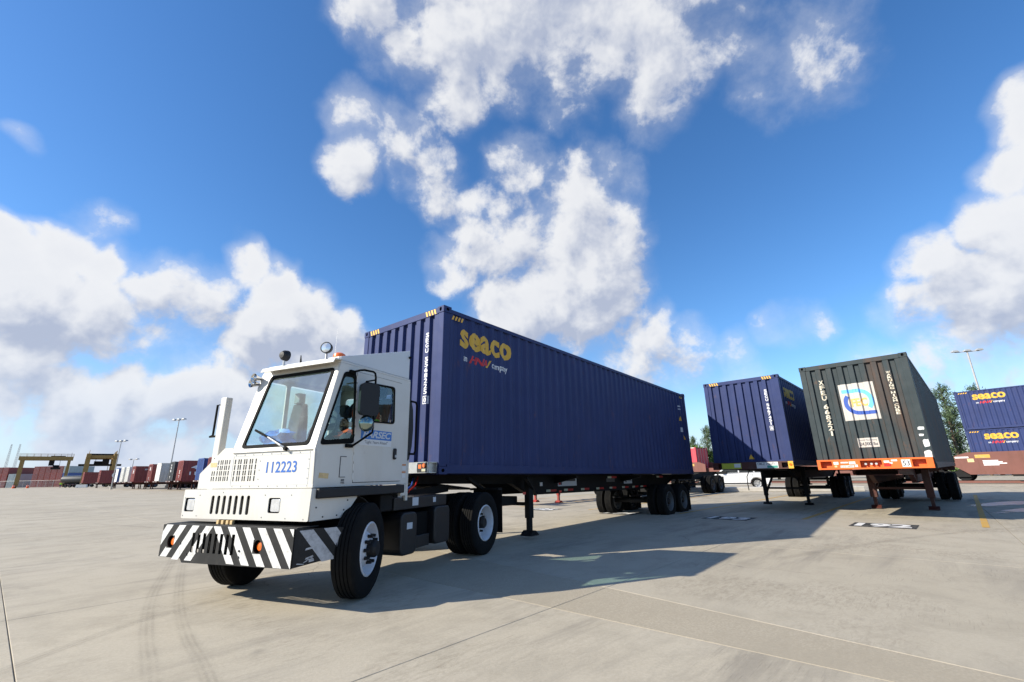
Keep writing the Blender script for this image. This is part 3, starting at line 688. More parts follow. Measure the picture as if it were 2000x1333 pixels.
# railway sign panel: cream square with two blue hooks and gold letters
stick_front(c2, quad_mesh([[(-.39, 0), (.39, 0), (.39, .99), (-.39, .99)]]), f2, 'sign_cream', 'logo_panel', 1.215, 1.275)
def arc(cx, cy, r0, r1, a0, a1, n=18, k0=1.0):
    o = [(cx+r1*math.cos(R(a0+(a1-a0)*i/n)), cy+r1*math.sin(R(a0+(a1-a0)*i/n))) for i in range(n+1)]
    q = [(cx+r0*math.cos(R(a0+(a1-a0)*i/n)), cy+r0*math.sin(R(a0+(a1-a0)*i/n))) for i in range(n+1)]
    return [[o[i], o[i+1], q[i+1], q[i]] for i in range(n)]
hook = arc(0, .50, .235, .335, 92, -42) + [[(-.34, .735), (0, .735), (0, .835), (-.34, .835)]]
stick_front(c2, quad_mesh(hook), f2, 'sky_blue_letter', 'logo_mark', 1.215, 1.275, .005)
hook = arc(0, .47, .235, .335, 140, 272) + [[(0, .135), (.34, .135), (.34, .225), (0, .232)]]
stick_front(c2, quad_mesh(hook), f2, 'navy_letter', 'logo_mark', 1.215, 1.275, .005)
stick_front(c2, fit(text_mesh('FEC', 1, bold=0.03), -.17, .19, .36, .58), f2, 'gold_letter', 'logo_lettering', 1.215, 1.275, .005)
me, _ = stack_text('XFEU 668221', .115, .125, .022); stick_front(c2, me, f2, 'stencil_rusty', 'unit_number', 1.968, 2.45)
me, _ = stack_text('WARNING HIGH CUBE', .085, .058, .012); stick_front(c2, me, f2, 'stencil_rusty', 'warning_lettering', .453, 2.47)
stick_front(c2, quad_mesh([[(-.22, 0), (.22, 0), (.22, .24), (-.22, .24)]]), f2, 'sign_cream', 'weight_plate', 1.213, .563)
stick_front(c2, fit(text_mesh('24,000 lbs', 1, bold=0.02), -.195, .195, .03, .13), f2, 'dark_letter', 'weight_lettering', 1.213, .563, .005)
stick_front(c2, fit(text_mesh('Forklift Floor Rating', 1), -.19, .19, .155, .205), f2, 'dark_letter', 'weight_lettering', 1.213, .563, .005)
rnd = random.Random(3)
for y, z, w, h in ((.11, .96, .14, .09), (.13, .80, .10, .06), (.075, .60, .13, .22), (.10, .33, .16, .22), (.05, .20, .05, .03)):
    n = 14; poly = [(y+w/2*math.copysign(abs(math.cos(t))**.5, math.cos(t))*rnd.uniform(.72, 1), z+h/2*math.copysign(abs(math.sin(t))**.5, math.sin(t))*rnd.uniform(.72, 1)) for t in [2*math.pi*i/n for i in range(n)]]
    me = quad_mesh([poly])
    for v in me.vertices: v.co = Vector((-.003, v.co.x, v.co.y))
    me.materials.append(MATS['torn_label']); obj('torn_label', me, c2)

# ---------------------------------------------------------------- wheels
def tyre_mesh(Rr=.502, w=.265, rim=.29):
    h = w/2
    p = [(rim, -h*.80), (rim+.02, -h*.93), (Rr*.78, -h), (Rr*.93, -h*.97), (Rr-.012, -h*.86), (Rr, -h*.78)]
    for k in (-.46, -.15, .15, .46): p += [(Rr, h*(k-.05)), (Rr-.014, h*(k-.035)), (Rr-.014, h*(k+.035)), (Rr, h*(k+.05))]
    p += [(Rr, h*.78), (Rr-.012, h*.86), (Rr*.93, h*.97), (Rr*.78, h), (rim+.02, h*.93), (rim, h*.80), (rim, -h*.80)]
    me = MB().lathe(p, 48).mesh('tyre'); me.materials.append(MATS['rubber']); return me
TYRE = tyre_mesh()
def rim_mesh(mtl, conv):
    """disc wheel seen from -y; conv True: steering wheel (hub proud), False: dual wheel (deep dish)"""
    if conv: p = [(.292, -.118), (.275, -.128), (.262, -.112), (.255, -.03), (.235, -.005), (.20, -.045), (.155, -.105), (.13, -.112), (.0, -.112)]
    else: p = [(.292, -.118), (.275, -.128), (.262, -.112), (.255, .02), (.235, .06), (.19, .055), (.16, .02), (.0, .02)]
    p2 = [(.292, .118), (.275, .126), (.258, .10), (.25, .02)]
    mb = MB().use(mtl).lathe(p, 40); mb.lathe(p2, 40)
    mb.use('gasket')
    y = -.052 if conv else .045
    for i in range(2):
        t = R(200+180*i); mb.lathe([(0, y-.004), (.028, y-.004), (.030, y+.01)], 12, 'y', (.205*math.cos(t), -.022 if conv else 0.0, .205*math.sin(t)))
    return mb.mesh('rim')
def hub_mesh(conv):
    mb = MB().use('hub_black'); y = -.112 if conv else .02; e = -.215 if conv else -.10
    mb.lathe([(.095, y), (.092, e+.03), (.075, e), (0, e)], 20)
    for i in range(10):
        t = 2*math.pi*i/10; c = (.143*math.cos(t), 0, .143*math.sin(t)); mb.cyl((c[0], y+.005, c[2]), (c[0], y-.052, c[2]), .022, .018, n=6)
    return mb.mesh('hub')
RIMS = {}
def wheel(parent, loc, conv=False, mtl='rim_grey', outward=-1, steer=0.0, name='wheel'):
    """outward -1: rim faces local -y"""
    w = empty(name, loc, (0, 0, steer), parent)
    if outward > 0: w.rotation_euler = (0, 0, math.pi+steer)
    k = (mtl, conv)
    if k not in RIMS: RIMS[k] = (rim_mesh(mtl, conv), hub_mesh(conv))
    obj('tyre', TYRE, w, smooth=True); obj('rim', RIMS[k][0], w, smooth=True); obj('hub', RIMS[k][1], w); return w

# ---------------------------------------------------------------- container chassis (skeletal trailers)
def chassis(name, loc, yaw, tilt, frame, bol, L=CL, leg_x=3.2, leg_z=0.0, axles=(9.35, 10.60), z_off=0.0, style='plain', rails=True):
    """local origin = container's front near bottom corner; z measured from the container's underside"""
    W = CW; root = empty(name, loc, (0, -tilt, yaw)); gz = -loc[2]
    bz0, bz1 = bol
    # front bolster: hollow beam with two pockets
    pk = [(.09, .30), (2.0, 2.24)] if style != 'orange' else [(.16, .42), (1.01, 1.46), (2.08, 2.34)]
    outer = [(.03, bz0), (W-.02, bz0), (W-.02, bz1), (.03, bz1)]
    holes = [[(a, bz0+.035), (b, bz0+.035), (b, bz1-.04), (a, bz1-.04)] for a, b in pk]
    bm_ = {'plain': 'steel', 'orange': 'chassis_orange', 'red': 'chassis_redbrown', 'far': frame}[style]
    plate('front_bolster', [(-y, z) for y, z in outer], [[(-y, z) for y, z in h] for h in holes], .012, bm_, root, (-.19, 0, 0), (0, -1, 0), (0, 0, 1))
    bb = MB().box(-.185, -.01, .03, W-.02, bz1-.012, bz1).box(-.185, -.01, .03, W-.02, bz0, bz0+.012).box(-.02, -.008, .03, W-.02, bz0+.012, bz1-.012)
    for a, b in pk:
        for y in (a-.012, b): bb.box(-.184, -.02, y, y+.012, bz0+.012, bz1-.012)
    bb.build('bolster_web', bm_, root)
    neck = 2.55
    for y in (W/2-.47, W/2+.47):
        mb = MB()
        # gooseneck rail then deep I-beam
        mb.prism([(-.01, -.005), (neck, -.005), (neck+.55, -.005), (L-.1, -.005), (L-.1, -.10), (L-1.2, -.42), (neck+.75, -.42), (neck+.15, -.17), (-.01, -.13)], y-.008, y+.008)
        mb.box(-.01, L-.1, y-.06, y+.06, -.022, -.004)
        mb.bar((-.01, y, -.135), (neck+.15, y, -.175), .12, .016).bar((neck+.15, y, -.175), (neck+.75, y, -.425), .12, .016).bar((neck+.75, y, -.425), (L-1.2, y, -.425), .12, .016).bar((L-1.2, y, -.425), (L-.1, y, -.105), .12, .016)
        mb.build('main_rail', frame, root)
    for x in (1.0, 2.2, 3.4, 4.6, 5.8, 7.0, 8.2, 9.4, 10.6, 11.7):
        MB().box(x-.05, x+.05, W/2-.46, W/2+.46, -.13, -.03).build('cross_member', frame, root)
    for x in (4.4, 7.9):     # outriggers
        MB().prism([(.12, -.03), (W-.12, -.03), (W-.12, -.08), (W/2+.5, -.2), (W/2-.5, -.2), (.12, -.08)], x-.05, x+.05, 'x').build('outrigger', frame, root)
    MB().box(L-.15, L+.02, .03, W-.03, -.17, -.004).build('rear_bolster', frame, root, .008)
    MB().box(L-.02, L+.06, .35, W-.35, -.62, -.50).build('under_ride_bar', frame, root, .008)
    for y in (.6, W-.6): MB().bar((L-.02, y, -.55), (L-.1, y, -.15), .08, .08).build('under_ride_strut', frame, root)
    # kingpin plate
    MB().box(.3, 1.5, W/2-.46, W/2+.46, -.15, -.135).build('coupler_plate', frame, root)
    # landing gear
    foot = gz+leg_z
    for y in (.52, W-.52):
        lw_ = .11 if style == 'orange' else .075
        lg = MB().box(leg_x-lw_, leg_x+lw_, y-lw_*.87, y+lw_*.87, foot+.34, -.05).build('landing_leg', frame, root, .01)
        MB().box(leg_x-.05, leg_x+.05, y-.045, y+.045, foot+.05, foot+.36).build('leg_ram', frame, lg)
        MB().prism([(leg_x-.15, foot), (leg_x+.15, foot), (leg_x+.15, foot+.02), (leg_x+.05, foot+.10), (leg_x-.05, foot+.10), (leg_x-.15, foot+.02)], y-.13, y+.13).build('leg_foot', frame, lg)
        if style != 'plain': MB().bar((leg_x+.02, y, foot+.42), (leg_x+.95, y+(.12 if y < 1 else -.12), -.30), .06, .06).build('leg_brace', frame, lg)
    MB().bar((leg_x, .52, foot+.62), (leg_x, W-.52, foot+.62), .05, .07).build('leg_cross_brace', frame, root)
    # tandem axle bogie
    ws = []
    zr = gz+.503
    for ax in axles:
        MB().cyl((ax, .25, zr), (ax, W-.25, zr), .065, n=12).build('axle', 'chassis_black', root)
        for y, s in ((.155, -1), (.475, -1), (W-.155, 1), (W-.475, 1)):
            ws.append(wheel(root, (ax, y, zr), False, 'rim_grey', s))
        for y in (W/2-.5, W/2+.5): MB().bar((ax-.5, y, zr+.12), (ax+.5, y, zr+.12), .08, .05).bar((ax, y, zr+.1), (ax, y, -.42), .09, .12).build('leaf_spring', 'chassis_black', root)
    for y in (.315, W-.315): MB().box(axles[1]+.56, axles[1]+.575, y-.29, y+.29, zr-.35, -.3).build('mud_flap', 'rubber', root)
    return root
ch0 = chassis('container_chassis', (-1.2177, 7.5107, 1.321), R(51.03), R(-.672), 'chassis_black', (.02, .19), leg_x=3.05, leg_z=.10, axles=(9.75, 11.0))
tag(ch0, 'black skeletal trailer chassis coupled to the white yard tractor', 'trailer')
MB().box(-.202, -.196, .19, .26, .09, .15).build('amber_lamp', 'amber', ch0); MB().cyl((-.198, .115, .135), (-.215, .115, .135), .032, n=14).build('amber_lamp', 'amber', ch0)
MB().box(-.200, -.197, .07, .18, .045, .085).build('number_plate', 'tape_white', ch0); MB().box(-.200, -.197, .50, .62, .04, .10).build('reflector', 'stripe_white', ch0)
MB().box(-.199, -.197, .06, .29, .03, .18).build('lamp_panel', 'black_paint', ch0)
y = CW/2-.47-.069
for i, x in enumerate((4.0, 4.75, 5.55, 6.35, 7.1, 7.9, 8.6, 9.2)):
    MB().box(x, x+.17, y+.046, y+.052, -.385, -.335).build('reflective_tape', 'tape_white', ch0); MB().box(x+.171, x+.42, y+.046, y+.052, -.385, -.335).build('reflective_tape', 'red_lens_dim', ch0)
for x in (6.3, 9.6): MB().box(x, x+.2, .33, .34, -.10, -.05).build('reflective_tape', 'tape_white', ch0); MB().box(x+.2, x+.5, .33, .34, -.10, -.05).build('reflective_tape', 'red_lens_dim', ch0)
for x0, x1, z0, z1 in ((4.50, 5.35, -.27, -.07), (8.05, 8.6, -.26, -.09)):
    MB().box(x0, x1, y+.048, y+.056, z0, z1).build('maker_plate', 'decal_grey', ch0)
    MB().box(x0+.09, x0+.16, y+.044, y+.0475, z0+.03, z1-.03).box(x0+.24, x1-.06, y+.044, y+.0475, z1-.085, z1-.03).build('plate_marking', 'dark_letter', ch0)
MB().box(4.52, 4.60, y+.043, y+.0475, -.24, -.10).build('plate_marking', 'red_lens_dim', ch0)
MB().box(3.75, 3.85, y+.046, y+.052, -.25, -.17).build('small_sticker', 'decal_pale', ch0); MB().box(6.95, 7.45, y+.046, y+.052, -.2, -.1).build('small_sticker', 'rim_grey', ch0)
for x in (2.7, 4.05): MB().box(x, x+.09, .40, .41, -.40, -.35).build('marker_lamp', 'red_lens', ch0)
MB().bar((.9, .25, -.06), (2.0, .62, -.42), .07, .05).build('side_brace', 'chassis_black', ch0); MB().bar((2.6, .25, -.06), (3.4, .6, -.42), .07, .05).build('side_brace', 'chassis_black', ch0)
MB().box(2.35, 2.95, .75, 1.65, -.62, -.44).build('document_box', 'chassis_black', ch0, .02)

ch1 = chassis('container_chassis', (8.755, 14.712, 1.424), R(47.45), R(-.462), 'chassis_black', (-.125, .105), leg_x=3.7, style='red', axles=(9.4, 10.65))
tag(ch1, 'dark red trailer chassis with yellow plates under the half shaded blue container', 'trailer')
MB().box(-.2, -.196, 1.50, 2.12, -.10, .08).build('warning_plate', 'yellow_plate', ch1); MB().box(-.203, -.199, 1.52, 1.72, -.06, .06).build('plate_marking', 'decal_pale', ch1)
MB().box(-.2, -.196, .40, 1.03, -.10, .09).build('number_plate', 'decal_pale', ch1); MB().box(-.204, -.2, .42, .72, -.09, -.02).build('plate_marking', 'green_plate', ch1)
me = fit(text_mesh('CMLZ 142273', 1, bold=.01), 0, .5, 0, .07); place(me, (-.2035, 1.0, .0), (0, -1, 0), (0, 0, 1)); me.materials.append(MATS['dark_letter']); obj('plate_lettering', me, ch1)
MB().box(-.2, -.196, -.02, .12, -.12, .10).build('corner_plate', 'hazard_yellow', ch1); MB().cyl((-.197, .05, 0), (-.215, .05, 0), .04, n=12).build('amber_lamp', 'amber', ch1)
MB().tube([(.1, 1.35, -.14), (-.05, 1.42, -.35), (.02, 1.45, -.6), (-.02, 1.43, -.78)], .014).build('air_hose', 'gasket', ch1)
ch2 = chassis('container_chassis', (10.167, 11.336, 1.235), R(45.38), R(.195), 'chassis_redbrown', (.015, .268), leg_x=4.2, style='orange', axles=(9.6, 10.9))  # orange frame and legs painted red-brown: shade under the container put into the colour
tag(ch2, 'bright orange trailer chassis numbered 53 under the dark grey container', 'trailer')
MB().box(-.2, -.1965, .455, .625, .05, .225).build('number_plate', 'stripe_white', ch2)
me = fit(text_mesh('53', 1, bold=.01), 0, .13, 0, .12); place(me, (-.2015, .605, .078), (0, -1, 0), (0, 0, 1)); me.materials.append(MATS['dark_letter']); obj('plate_lettering', me, ch2)
for y0, y1, z0, z1, mm in ((1.93, 2.04, .14, .21, 'decal_pale'), (1.72, 1.88, .17, .205, 'decal_pale'), (1.56, 1.70, .14, .21, 'decal_pale'), (1.60, 1.90, .06, .115, 'stripe_white'), (1.97, 2.03, .07, .12, 'decal_tan'), (.86, .97, .16, .21, 'decal_pale'), (.70, .82, .19, .23, 'decal_pale'), (.80, .86, .13, .17, 'stripe_white'), (.84, .98, .07, .14, 'red_lens'), (1.52, 1.58, .07, .13, 'decal_pale')):
    MB().box(-.2, -.1965, y0, y1, z0, z1).build('small_sticker', mm, ch2)
me = fit(text_mesh('CSFZ 548095', 1), 0, .26, 0, .03); place(me, (-.2015, 1.88, .072), (0, -1, 0), (0, 0, 1)); me.materials.append(MATS['dark_letter']); obj('plate_lettering', me, ch2)
for yy in (1.14, 1.24, 1.36): MB().cyl((-.02, yy, .14), (-.1, yy, .14), .028, n=10).build('glad_hand', 'galv', ch2)
for yy in (.52, CW-.52): MB().prism([(4.12, -.05), (4.9, -.05), (4.28, -.62), (4.28, -.75), (4.12, -.75)], yy-.05, yy+.05).build('leg_gusset', 'chassis_redbrown', ch2)  # same shade-darkened colour as the legs

# ---------------------------------------------------------------- the white yard tractor
# local: x = rearwards from the front axle, y = -(left), z up
TY = R(66.3); TO = Vector((-2.807, 6.122, 0))
truck = empty('yard_tractor', TO, (0, 0, TY))
tag(truck, 'white yard tractor with offset cab and striped front bumper, number 112223', 'truck')
def side_plate(name, outer, holes, thick, m_, yl, parent=truck, bevel=0.0):
    """plate standing along the truck; points (s, z); yl = distance to the left"""
    return plate(name, outer, holes, thick, m_, parent, (0, -yl, 0), (1, 0, 0), (0, 0, 1), bevel)
def front_plate(name, outer, holes, thick, m_, s, parent=truck, bevel=0.0):
    """plate across the truck; points (yl, z), seen from the front"""
    return plate(name, outer, holes, thick, m_, parent, (s, 0, 0), (0, -1, 0), (0, 0, 1), bevel)
def tb(s0, s1, y0, y1, z0, z1): return MB().box(s0, s1, -y1, -y0, z0, z1)
def T(s, yl, z): return (s, -yl, z)
# frame
for yl in (.43, -.43):
    MB().box(-.62, 3.75, -yl-.04, -yl+.04, .72, .98).build('frame_rail', 'chassis_black', truck, .008)
for s in (-.45, .9, 1.7, 2.4, 3.6): tb(s-.05, s+.05, -.4, .4, .78, .94).build('frame_cross_member', 'chassis_black', truck)
# --- bumper: bent plate with return flange, slots, two lamp holes
bz0, bz1, bs = .452, .812, -.92
slots = [rrect(-.50+.094*i, -.455+.094*i, .535, .735, .008, 2) for i in range(8)]
lamps = [ell(-.875, .63, .062, .066, 20), ell(.56, .63, .062, .066, 20)]
outer = [(-1.055, bz0+.015), (-.66, bz0+.01), (-.62, bz0-.03), (1.06, bz0-.005), (1.06, bz1), (-1.055, bz1)]
bumper = front_plate('front_bumper', outer, slots+lamps, .014, 'bumper_grey', bs, truck, .004)
MB().prism([(bs, bz1-.012), (bs+.03, bz1+.006), (bs+.30, bz1+.008), (bs+.30, bz1-.004), (bs+.03, bz1-.006)], -1.06, 1.055).build('bumper_top', 'bumper_grey', bumper)
# angled side wing, driver's side and far side
def wing(sg, yA, sB, yB):
    a = Vector((bs, -yA*1.0, 0)); b = Vector((sB, -yB, 0)); ux = (b-a); ln = ux.length; ux.normalize()
    o = plate('bumper_wing', [(0.004, bz0), (ln, bz0+.05), (ln, bz1-.03), (0.004, bz1)], [], .014, 'bumper_grey', bumper, a, ux, (0, 0, 1), .004)
    return a, ux, ln
wa, wu, wl = wing(1, 1.06, -.41, 1.20)
a2 = Vector((bs, 1.055, 0)); b2 = Vector((-.45, 1.18, 0)); u2 = (b2-a2).normalized()
plate('bumper_wing', [(0, bz0+.02), ((b2-a2).length, bz0+.06), ((b2-a2).length, bz1-.03), (0, bz1)], [], .014, 'bumper_grey', bumper, a2, u2, (0, 0, 1))
# white chevrons: cut around slots and lamps by building the stripes as plates with the same openings
def clip(poly, x0, x1, y0, y1):
    for ax, lim, sg in ((0, x0, 1), (0, x1, -1), (1, y0, 1), (1, y1, -1)):
        out = []
        for i in range(len(poly)):
            p, q = poly[i-1], poly[i]; dp, dq = sg*(p[ax]-lim), sg*(q[ax]-lim)
            if dp >= 0: out.append(p)
            if (dp >= 0) != (dq >= 0): t = dp/(dp-dq); out.append((p[0]+(q[0]-p[0])*t, p[1]+(q[1]-p[1])*t))
        poly = out
        if not poly: return []
    return poly
H_ = bz1-bz0; lean = .285; apex = -.17; sw = .118; pitch = .232
zs = [(bz0-.03, .535), (.735, bz1-.002)]
def stripe_polys():
    res = []
    for k in range(7):
        for sg in (1, -1):
            # base x at bottom and top; stripes lean away from the apex going down
            t0 = apex+sg*(.005+pitch*k); t1 = t0+sg*sw; b0, b1 = t0+sg*lean*1.08, t1+sg*lean*1.08
            p = [(t0, bz1), (t1, bz1), (b1, bz0-.029), (b0, bz0-.029)]
            if sg < 0: p = p[::-1]
            q_ = clip(p, -1.05, 1.055, bz0-.03, bz1-.001); res.append(clip(q_, -1.05, 1.055, bz0+(.018 if max(a for a, b in q_) < -.60 else -.004), bz1) if len(q_) > 2 else [])
    for sg in (1, -1):       # the stripe that starts below the apex
        p = [(apex-sg*.0, bz1-.30), (apex+sg*.0, bz1-.42), (apex+sg*.10, bz0), (apex+sg*.01, bz0)]
    return [r for r in res if len(r) > 2]
cut_x = []
def outside_holes(poly):
    """split a stripe into pieces left free by the slots and lamp holes"""
    cells = [poly]
    rects = [(-.502+.094*i, -.453+.094*i, .533, .737) for i in range(8)] + [(-.94, -.81, .563, .697), (.495, .625, .563, .697)]
    for (x0, x1, y0, y1) in rects:
        nxt = []
        for c in cells:
            for (a, b, c0, d0) in ((-9, x0, -9, 9), (x1, 9, -9, 9), (x0, x1, -9, y0), (x0, x1, y1, 9)):
                q = clip(c, a, b, c0, d0)
                if len(q) > 2: nxt.append(q)
        cells = nxt
    return cells
for poly in stripe_polys():
    me = quad_mesh(outside_holes(poly)); place(me, (bs-.0085, 0, 0), (0, -1, 0), (0, 0, 1)); me.materials.append(MATS['stripe_white']); obj('white_stripe', me, bumper)
for t0 in (.03, .29):
    p = clip([(t0, bz1-.005), (t0+.15, bz1-.012), (t0+.43, bz0+.03), (t0+.28, bz0+.02)], .0, wl-.005, bz0+.02, bz1-.02)
    me = quad_mesh([p]); place(me, wa+wu.cross(Vector((0, 0, 1)))*.0085, wu, (0, 0, 1)); me.materials.append(MATS['stripe_reflect']); obj('white_stripe', me, bumper)
rn = random.Random(5); sp = []
for i in range(9):
    x = .02+rn.random()*.16; z = bz0+.03+rn.random()*.16; w = .03+rn.random()*.06; h = .006+rn.random()*.014; sk = rn.uniform(-.02, .02); sp.append([(x, z), (x+w, z+sk), (x+w*.9, z+h+sk), (x+w*.1, z+h)])
me = quad_mesh(sp); place(me, wa+wu.cross(Vector((0, 0, 1)))*.0095, wu, (0, 0, 1)); me.materials.append(MATS['stripe_reflect']); tag(obj('scrape_mark', me, bumper), kind='stuff')
for yl in (-.875, .56):
    lm = MB().lathe([(.062, -.83), (.066, -.90), (.064, -.912)], 20, 'x', (0, -yl, .63)).build('fog_lamp_housing', 'gasket', bumper)
    MB().lathe([(0, -.905), (.040, -.900), (.058, -.880)], 20, 'x', (0, -yl, .63)).build('fog_lamp_lens', 'amber', lm, smooth=True)
for yl, z in ((-.69, .62), (.30, .58), (.30, .52), (-.55, .51)): MB().cyl(T(bs-.006, yl, z), T(bs-.018, yl, z), .011, n=6).build('bumper_bolt', 'hub_black', bumper)
for yl in (-.32, -.24, -.16, -.09): tb(-.80, -.77, yl, yl+.035, .70, .86).build('bumper_bracket', 'decal_tan', bumper)
tb(-.82, -.62, -.55, .55, .55, .70).build('radiator', 'gasket', truck)
# --- lower front panel with headlamps and grille
hl = [(-.877, 1.022), (.557, 1.022)]
outer = rpoly([(-1.00, .868), (1.07, .868), (1.085, 1.195), (-1.01, 1.195)], .015, 2)
gs = [rrect(-.49+.1005*i, -.438+.1005*i, .92, 1.125, .02, 3) for i in range(7)]
hp = [rrect(c-.092, c+.092, z-.078, z+.078, .022, 3) for c, z in hl]
lower = front_plate('lower_front_panel', outer, gs+hp, .010, 'white_paint', -.78, truck, .003)
side_plate('lower_side_panel', [(-.774, .868), (-.29, .868), (-.10, 1.07), (-.10, 1.19), (-.774, 1.19)], [], .010, 'white_paint', 1.075, lower)
side_plate('lower_side_panel', [(-.774, .868), (-.29, .868), (-.10, 1.07), (-.10, 1.19), (-.774, 1.19)], [], .010, 'white_paint', -1.0, lower)
tb(-.774, -.70, -1.0, 1.07, 1.185, 1.192).build('lower_panel_top', 'white_paint', lower)
tb(-.74, -.70, -.52, .22, .90, 1.14).build('grille_backing', 'gasket', lower)
for c, z in hl:
    h = tb(-.775, -.70, c-.095, c+.095, z-.08, z+.08)
    hs = MB(); 
    for (a, b, c0, d0) in ((c-.105, c-.093, z-.09, z+.09), (c+.093, c+.105, z-.09, z+.09), (c-.093, c+.093, z-.09, z-.079), (c-.093, c+.093, z+.079, z+.09)): hs.box(-.774, -.68, -b, -a, c0, d0)
    hd = hs.box(-.70, -.68, -c-.1, -c+.1, z-.085, z+.085).build('headlamp_housing', 'gasket', lower)
    MB().prism(rrect(-c-.070, -c+.076, z-.068, z+.068, .02, 3), -.770, -.705, 'x').build('headlamp_lens', 'lens', hd, .01)
for yl, z in ((-.975, 1.10), (-.975, .90), (-.71, 1.13), (-.72, .90), (.40, 1.13), (.80, 1.13), (.38, .90), (.74, .895), (1.0, .89), (-.30, 1.16)):
    MB().cyl(T(-.785, yl, z), T(-.79, yl, z), .007, n=6).build('panel_bolt', 'galv', lower)
for s, z in ((-.40, .90), (-.30, .95), (-.25, 1.05), (-.6, .90), (-.7, 1.0)): MB().cyl(T(s, 1.079, z), T(s, 1.085, z), .009, n=6).build('panel_bolt', 'hub_black', lower)
# --- hood and upper front panel
outer = [(-.84, 1.20), (1.05, 1.20), (1.05, 1.60), (-.28, 1.60), (-.30, 1.665), (-.45, 1.665), (-.84, 1.375)]
gr = []
for i in range(8):
    for j in range(4): gr.append([(x, z) for x, z in rrect(-.225+.0485*i+(.012 if i % 2 else 0)-.006, -.203+.0485*i+(.012 if i % 2 else 0)-.006, 1.280+.064*j, 1.336+.064*j, .003, 1)])
for i in range(6):
    for j in range(4): gr.append(rrect(-.53+.0385*i+(.006 if i % 2 else 0), -.510+.0385*i+(.006 if i % 2 else 0), 1.285+.063*j, 1.338+.063*j, .003, 1))
for i in range(2):
    for j in range(2): gr.append(rrect(-.62+.038*i, -.60+.038*i, 1.285+.063*j, 1.338+.063*j, .003, 1))
hood = front_plate('hood_front_panel', outer, gr, .010, 'white_paint', -.742, truck, .002)
tb(-.72, -.70, -.66, .20, 1.25, 1.56).build('radiator_core', 'hub_black', hood)
hb = MB()
hb.add([T(s, y, z) for s in (-.736, .85) for y, z in ((-.84, 1.20), (-.84, 1.375), (-.45, 1.665), (-.29, 1.665))], [(0, 4, 5, 1), (1, 5, 6, 2), (2, 6, 7, 3), (4, 5, 6, 7)])
hb.build('hood', 'white_paint', truck, fix=True)
# seams and bolts of the bolted centre panel
fr = MB()
for (a, b, c0, d0) in ((-.255, .975, 1.562, 1.566), (-.255, .975, 1.236, 1.240), (.971, .975, 1.240, 1.562), (-.259, -.255, 1.236, 1.566)): fr.box(-.7495, -.746, -b, -a, c0, d0)
fr.build('panel_seam', 'decal_grey', hood)
for i in range(9):
    for z in (1.575, 1.222): MB().cyl(T(-.748, -.22+.148*i, z), T(-.753, -.22+.148*i, z), .006, n=6).build('panel_bolt', 'galv', hood)
for z in (1.30, 1.40, 1.50):
    for yl in (.20, .955): MB().cyl(T(-.748, yl, z), T(-.753, yl, z), .006, n=6).build('panel_bolt', 'galv', hood)
me = fit(text_mesh('112223', 1, bold=.016, spacing=1.05), .318, .790, 1.364, 1.487); place(me, (-.7495, 0, 0), (0, -1, 0), (0, 0, 1)); me.materials.append(MATS['blue_letter']); obj('fleet_number', me, hood)
front_plate('faded_sticker', [(-.66, 1.45), (-.545, 1.45), (-.545, 1.50), (-.66, 1.50)], [], .002, 'decal_tan', -.7485, hood)
# --- cab: left side with quarter window and door opening
CY = 1.05
qwin = rpoly([(-.695, 1.665), (-.20, 1.71), (-.245, 2.515), (-.43, 2.505)], .05)
dopen = [(-.165, 1.235), (.735, 1.235), (.672, 2.565), (-.225, 2.565)]
left = side_plate('cab_side', [(-.745, 1.20), (.87, 1.20), (.87, 2.62), (-.50, 2.62), (-.765, 1.60)], [qwin, dopen], .02, 'white_paint', CY-.01, truck, .003)
dwin = rpoly([(-.06, 1.965), (.533, 1.985), (.508, 2.475), (-.09, 2.45)], .05)
door = side_plate('cab_door', [(-.158, 1.243), (.728, 1.243), (.665, 2.558), (-.218, 2.558)], [dwin], .024, 'white_paint', CY-.006, truck, .004)
def gasket_ring(name, poly, w, parent, yl, mt_='gasket'):
    c = sum((Vector(p) for p in poly), Vector((0, 0)))/len(poly)
    inner = [tuple(c+(Vector(p)-c)*(1-w/max((Vector(p)-c).length, .01))) for p in poly]; out = [tuple(c+(Vector(p)-c)*(1+w*.55/max((Vector(p)-c).length, .01))) for p in poly]
    return side_plate(name, out, [inner], .012, mt_, yl, parent), inner
g1, qi = gasket_ring('window_gasket', qwin, .040, left, CY+.002); side_plate('window_pane', qi, [], .004, 'window_glass', CY-.006, left)
g2, di = gasket_ring('window_gasket', dwin, .020, door, CY+.008); side_plate('window_pane', di, [], .004, 'window_glass', CY-.004, door)
MB().prism(rrect(.545, .60, 1.515, 1.66, .02, 3), -CY-.03, -CY-.004).build('door_handle', 'black_plastic', door, .006)
MB().prism(rrect(.560, .588, 1.54, 1.575, .01, 3), -CY-.036, -CY-.03).build('handle_button', 'galv', door)
for i in range(12): MB().cyl(T(-.168-.0045*i, CY+.004, 1.27+i*.105), T(-.171-.0045*i, CY+.004, 1.35+i*.105), .008, n=6).build('hinge_knuckle', 'white_paint_plain', door)
side_plate('door_decal', [(-.085, 1.752), (.498, 1.752), (.498, 1.868), (-.085, 1.868)], [], .002, 'decal_blue', CY+.0075, door)
me = fit(text_mesh('PARSEC', 1, bold=.03, shear=.3, spacing=.95), -.055, .49, 1.770, 1.856); place(me, (0, -CY-.0095, 0), (1, 0, 0), (0, 0, 1)); me.materials.append(MATS['decal_grey']); obj('door_lettering', me, door)
side_plate('door_decal', [(-.11, 1.675), (.498, 1.675), (.498, 1.751), (-.11, 1.751)], [], .002, 'decal_pale', CY+.0072, door)
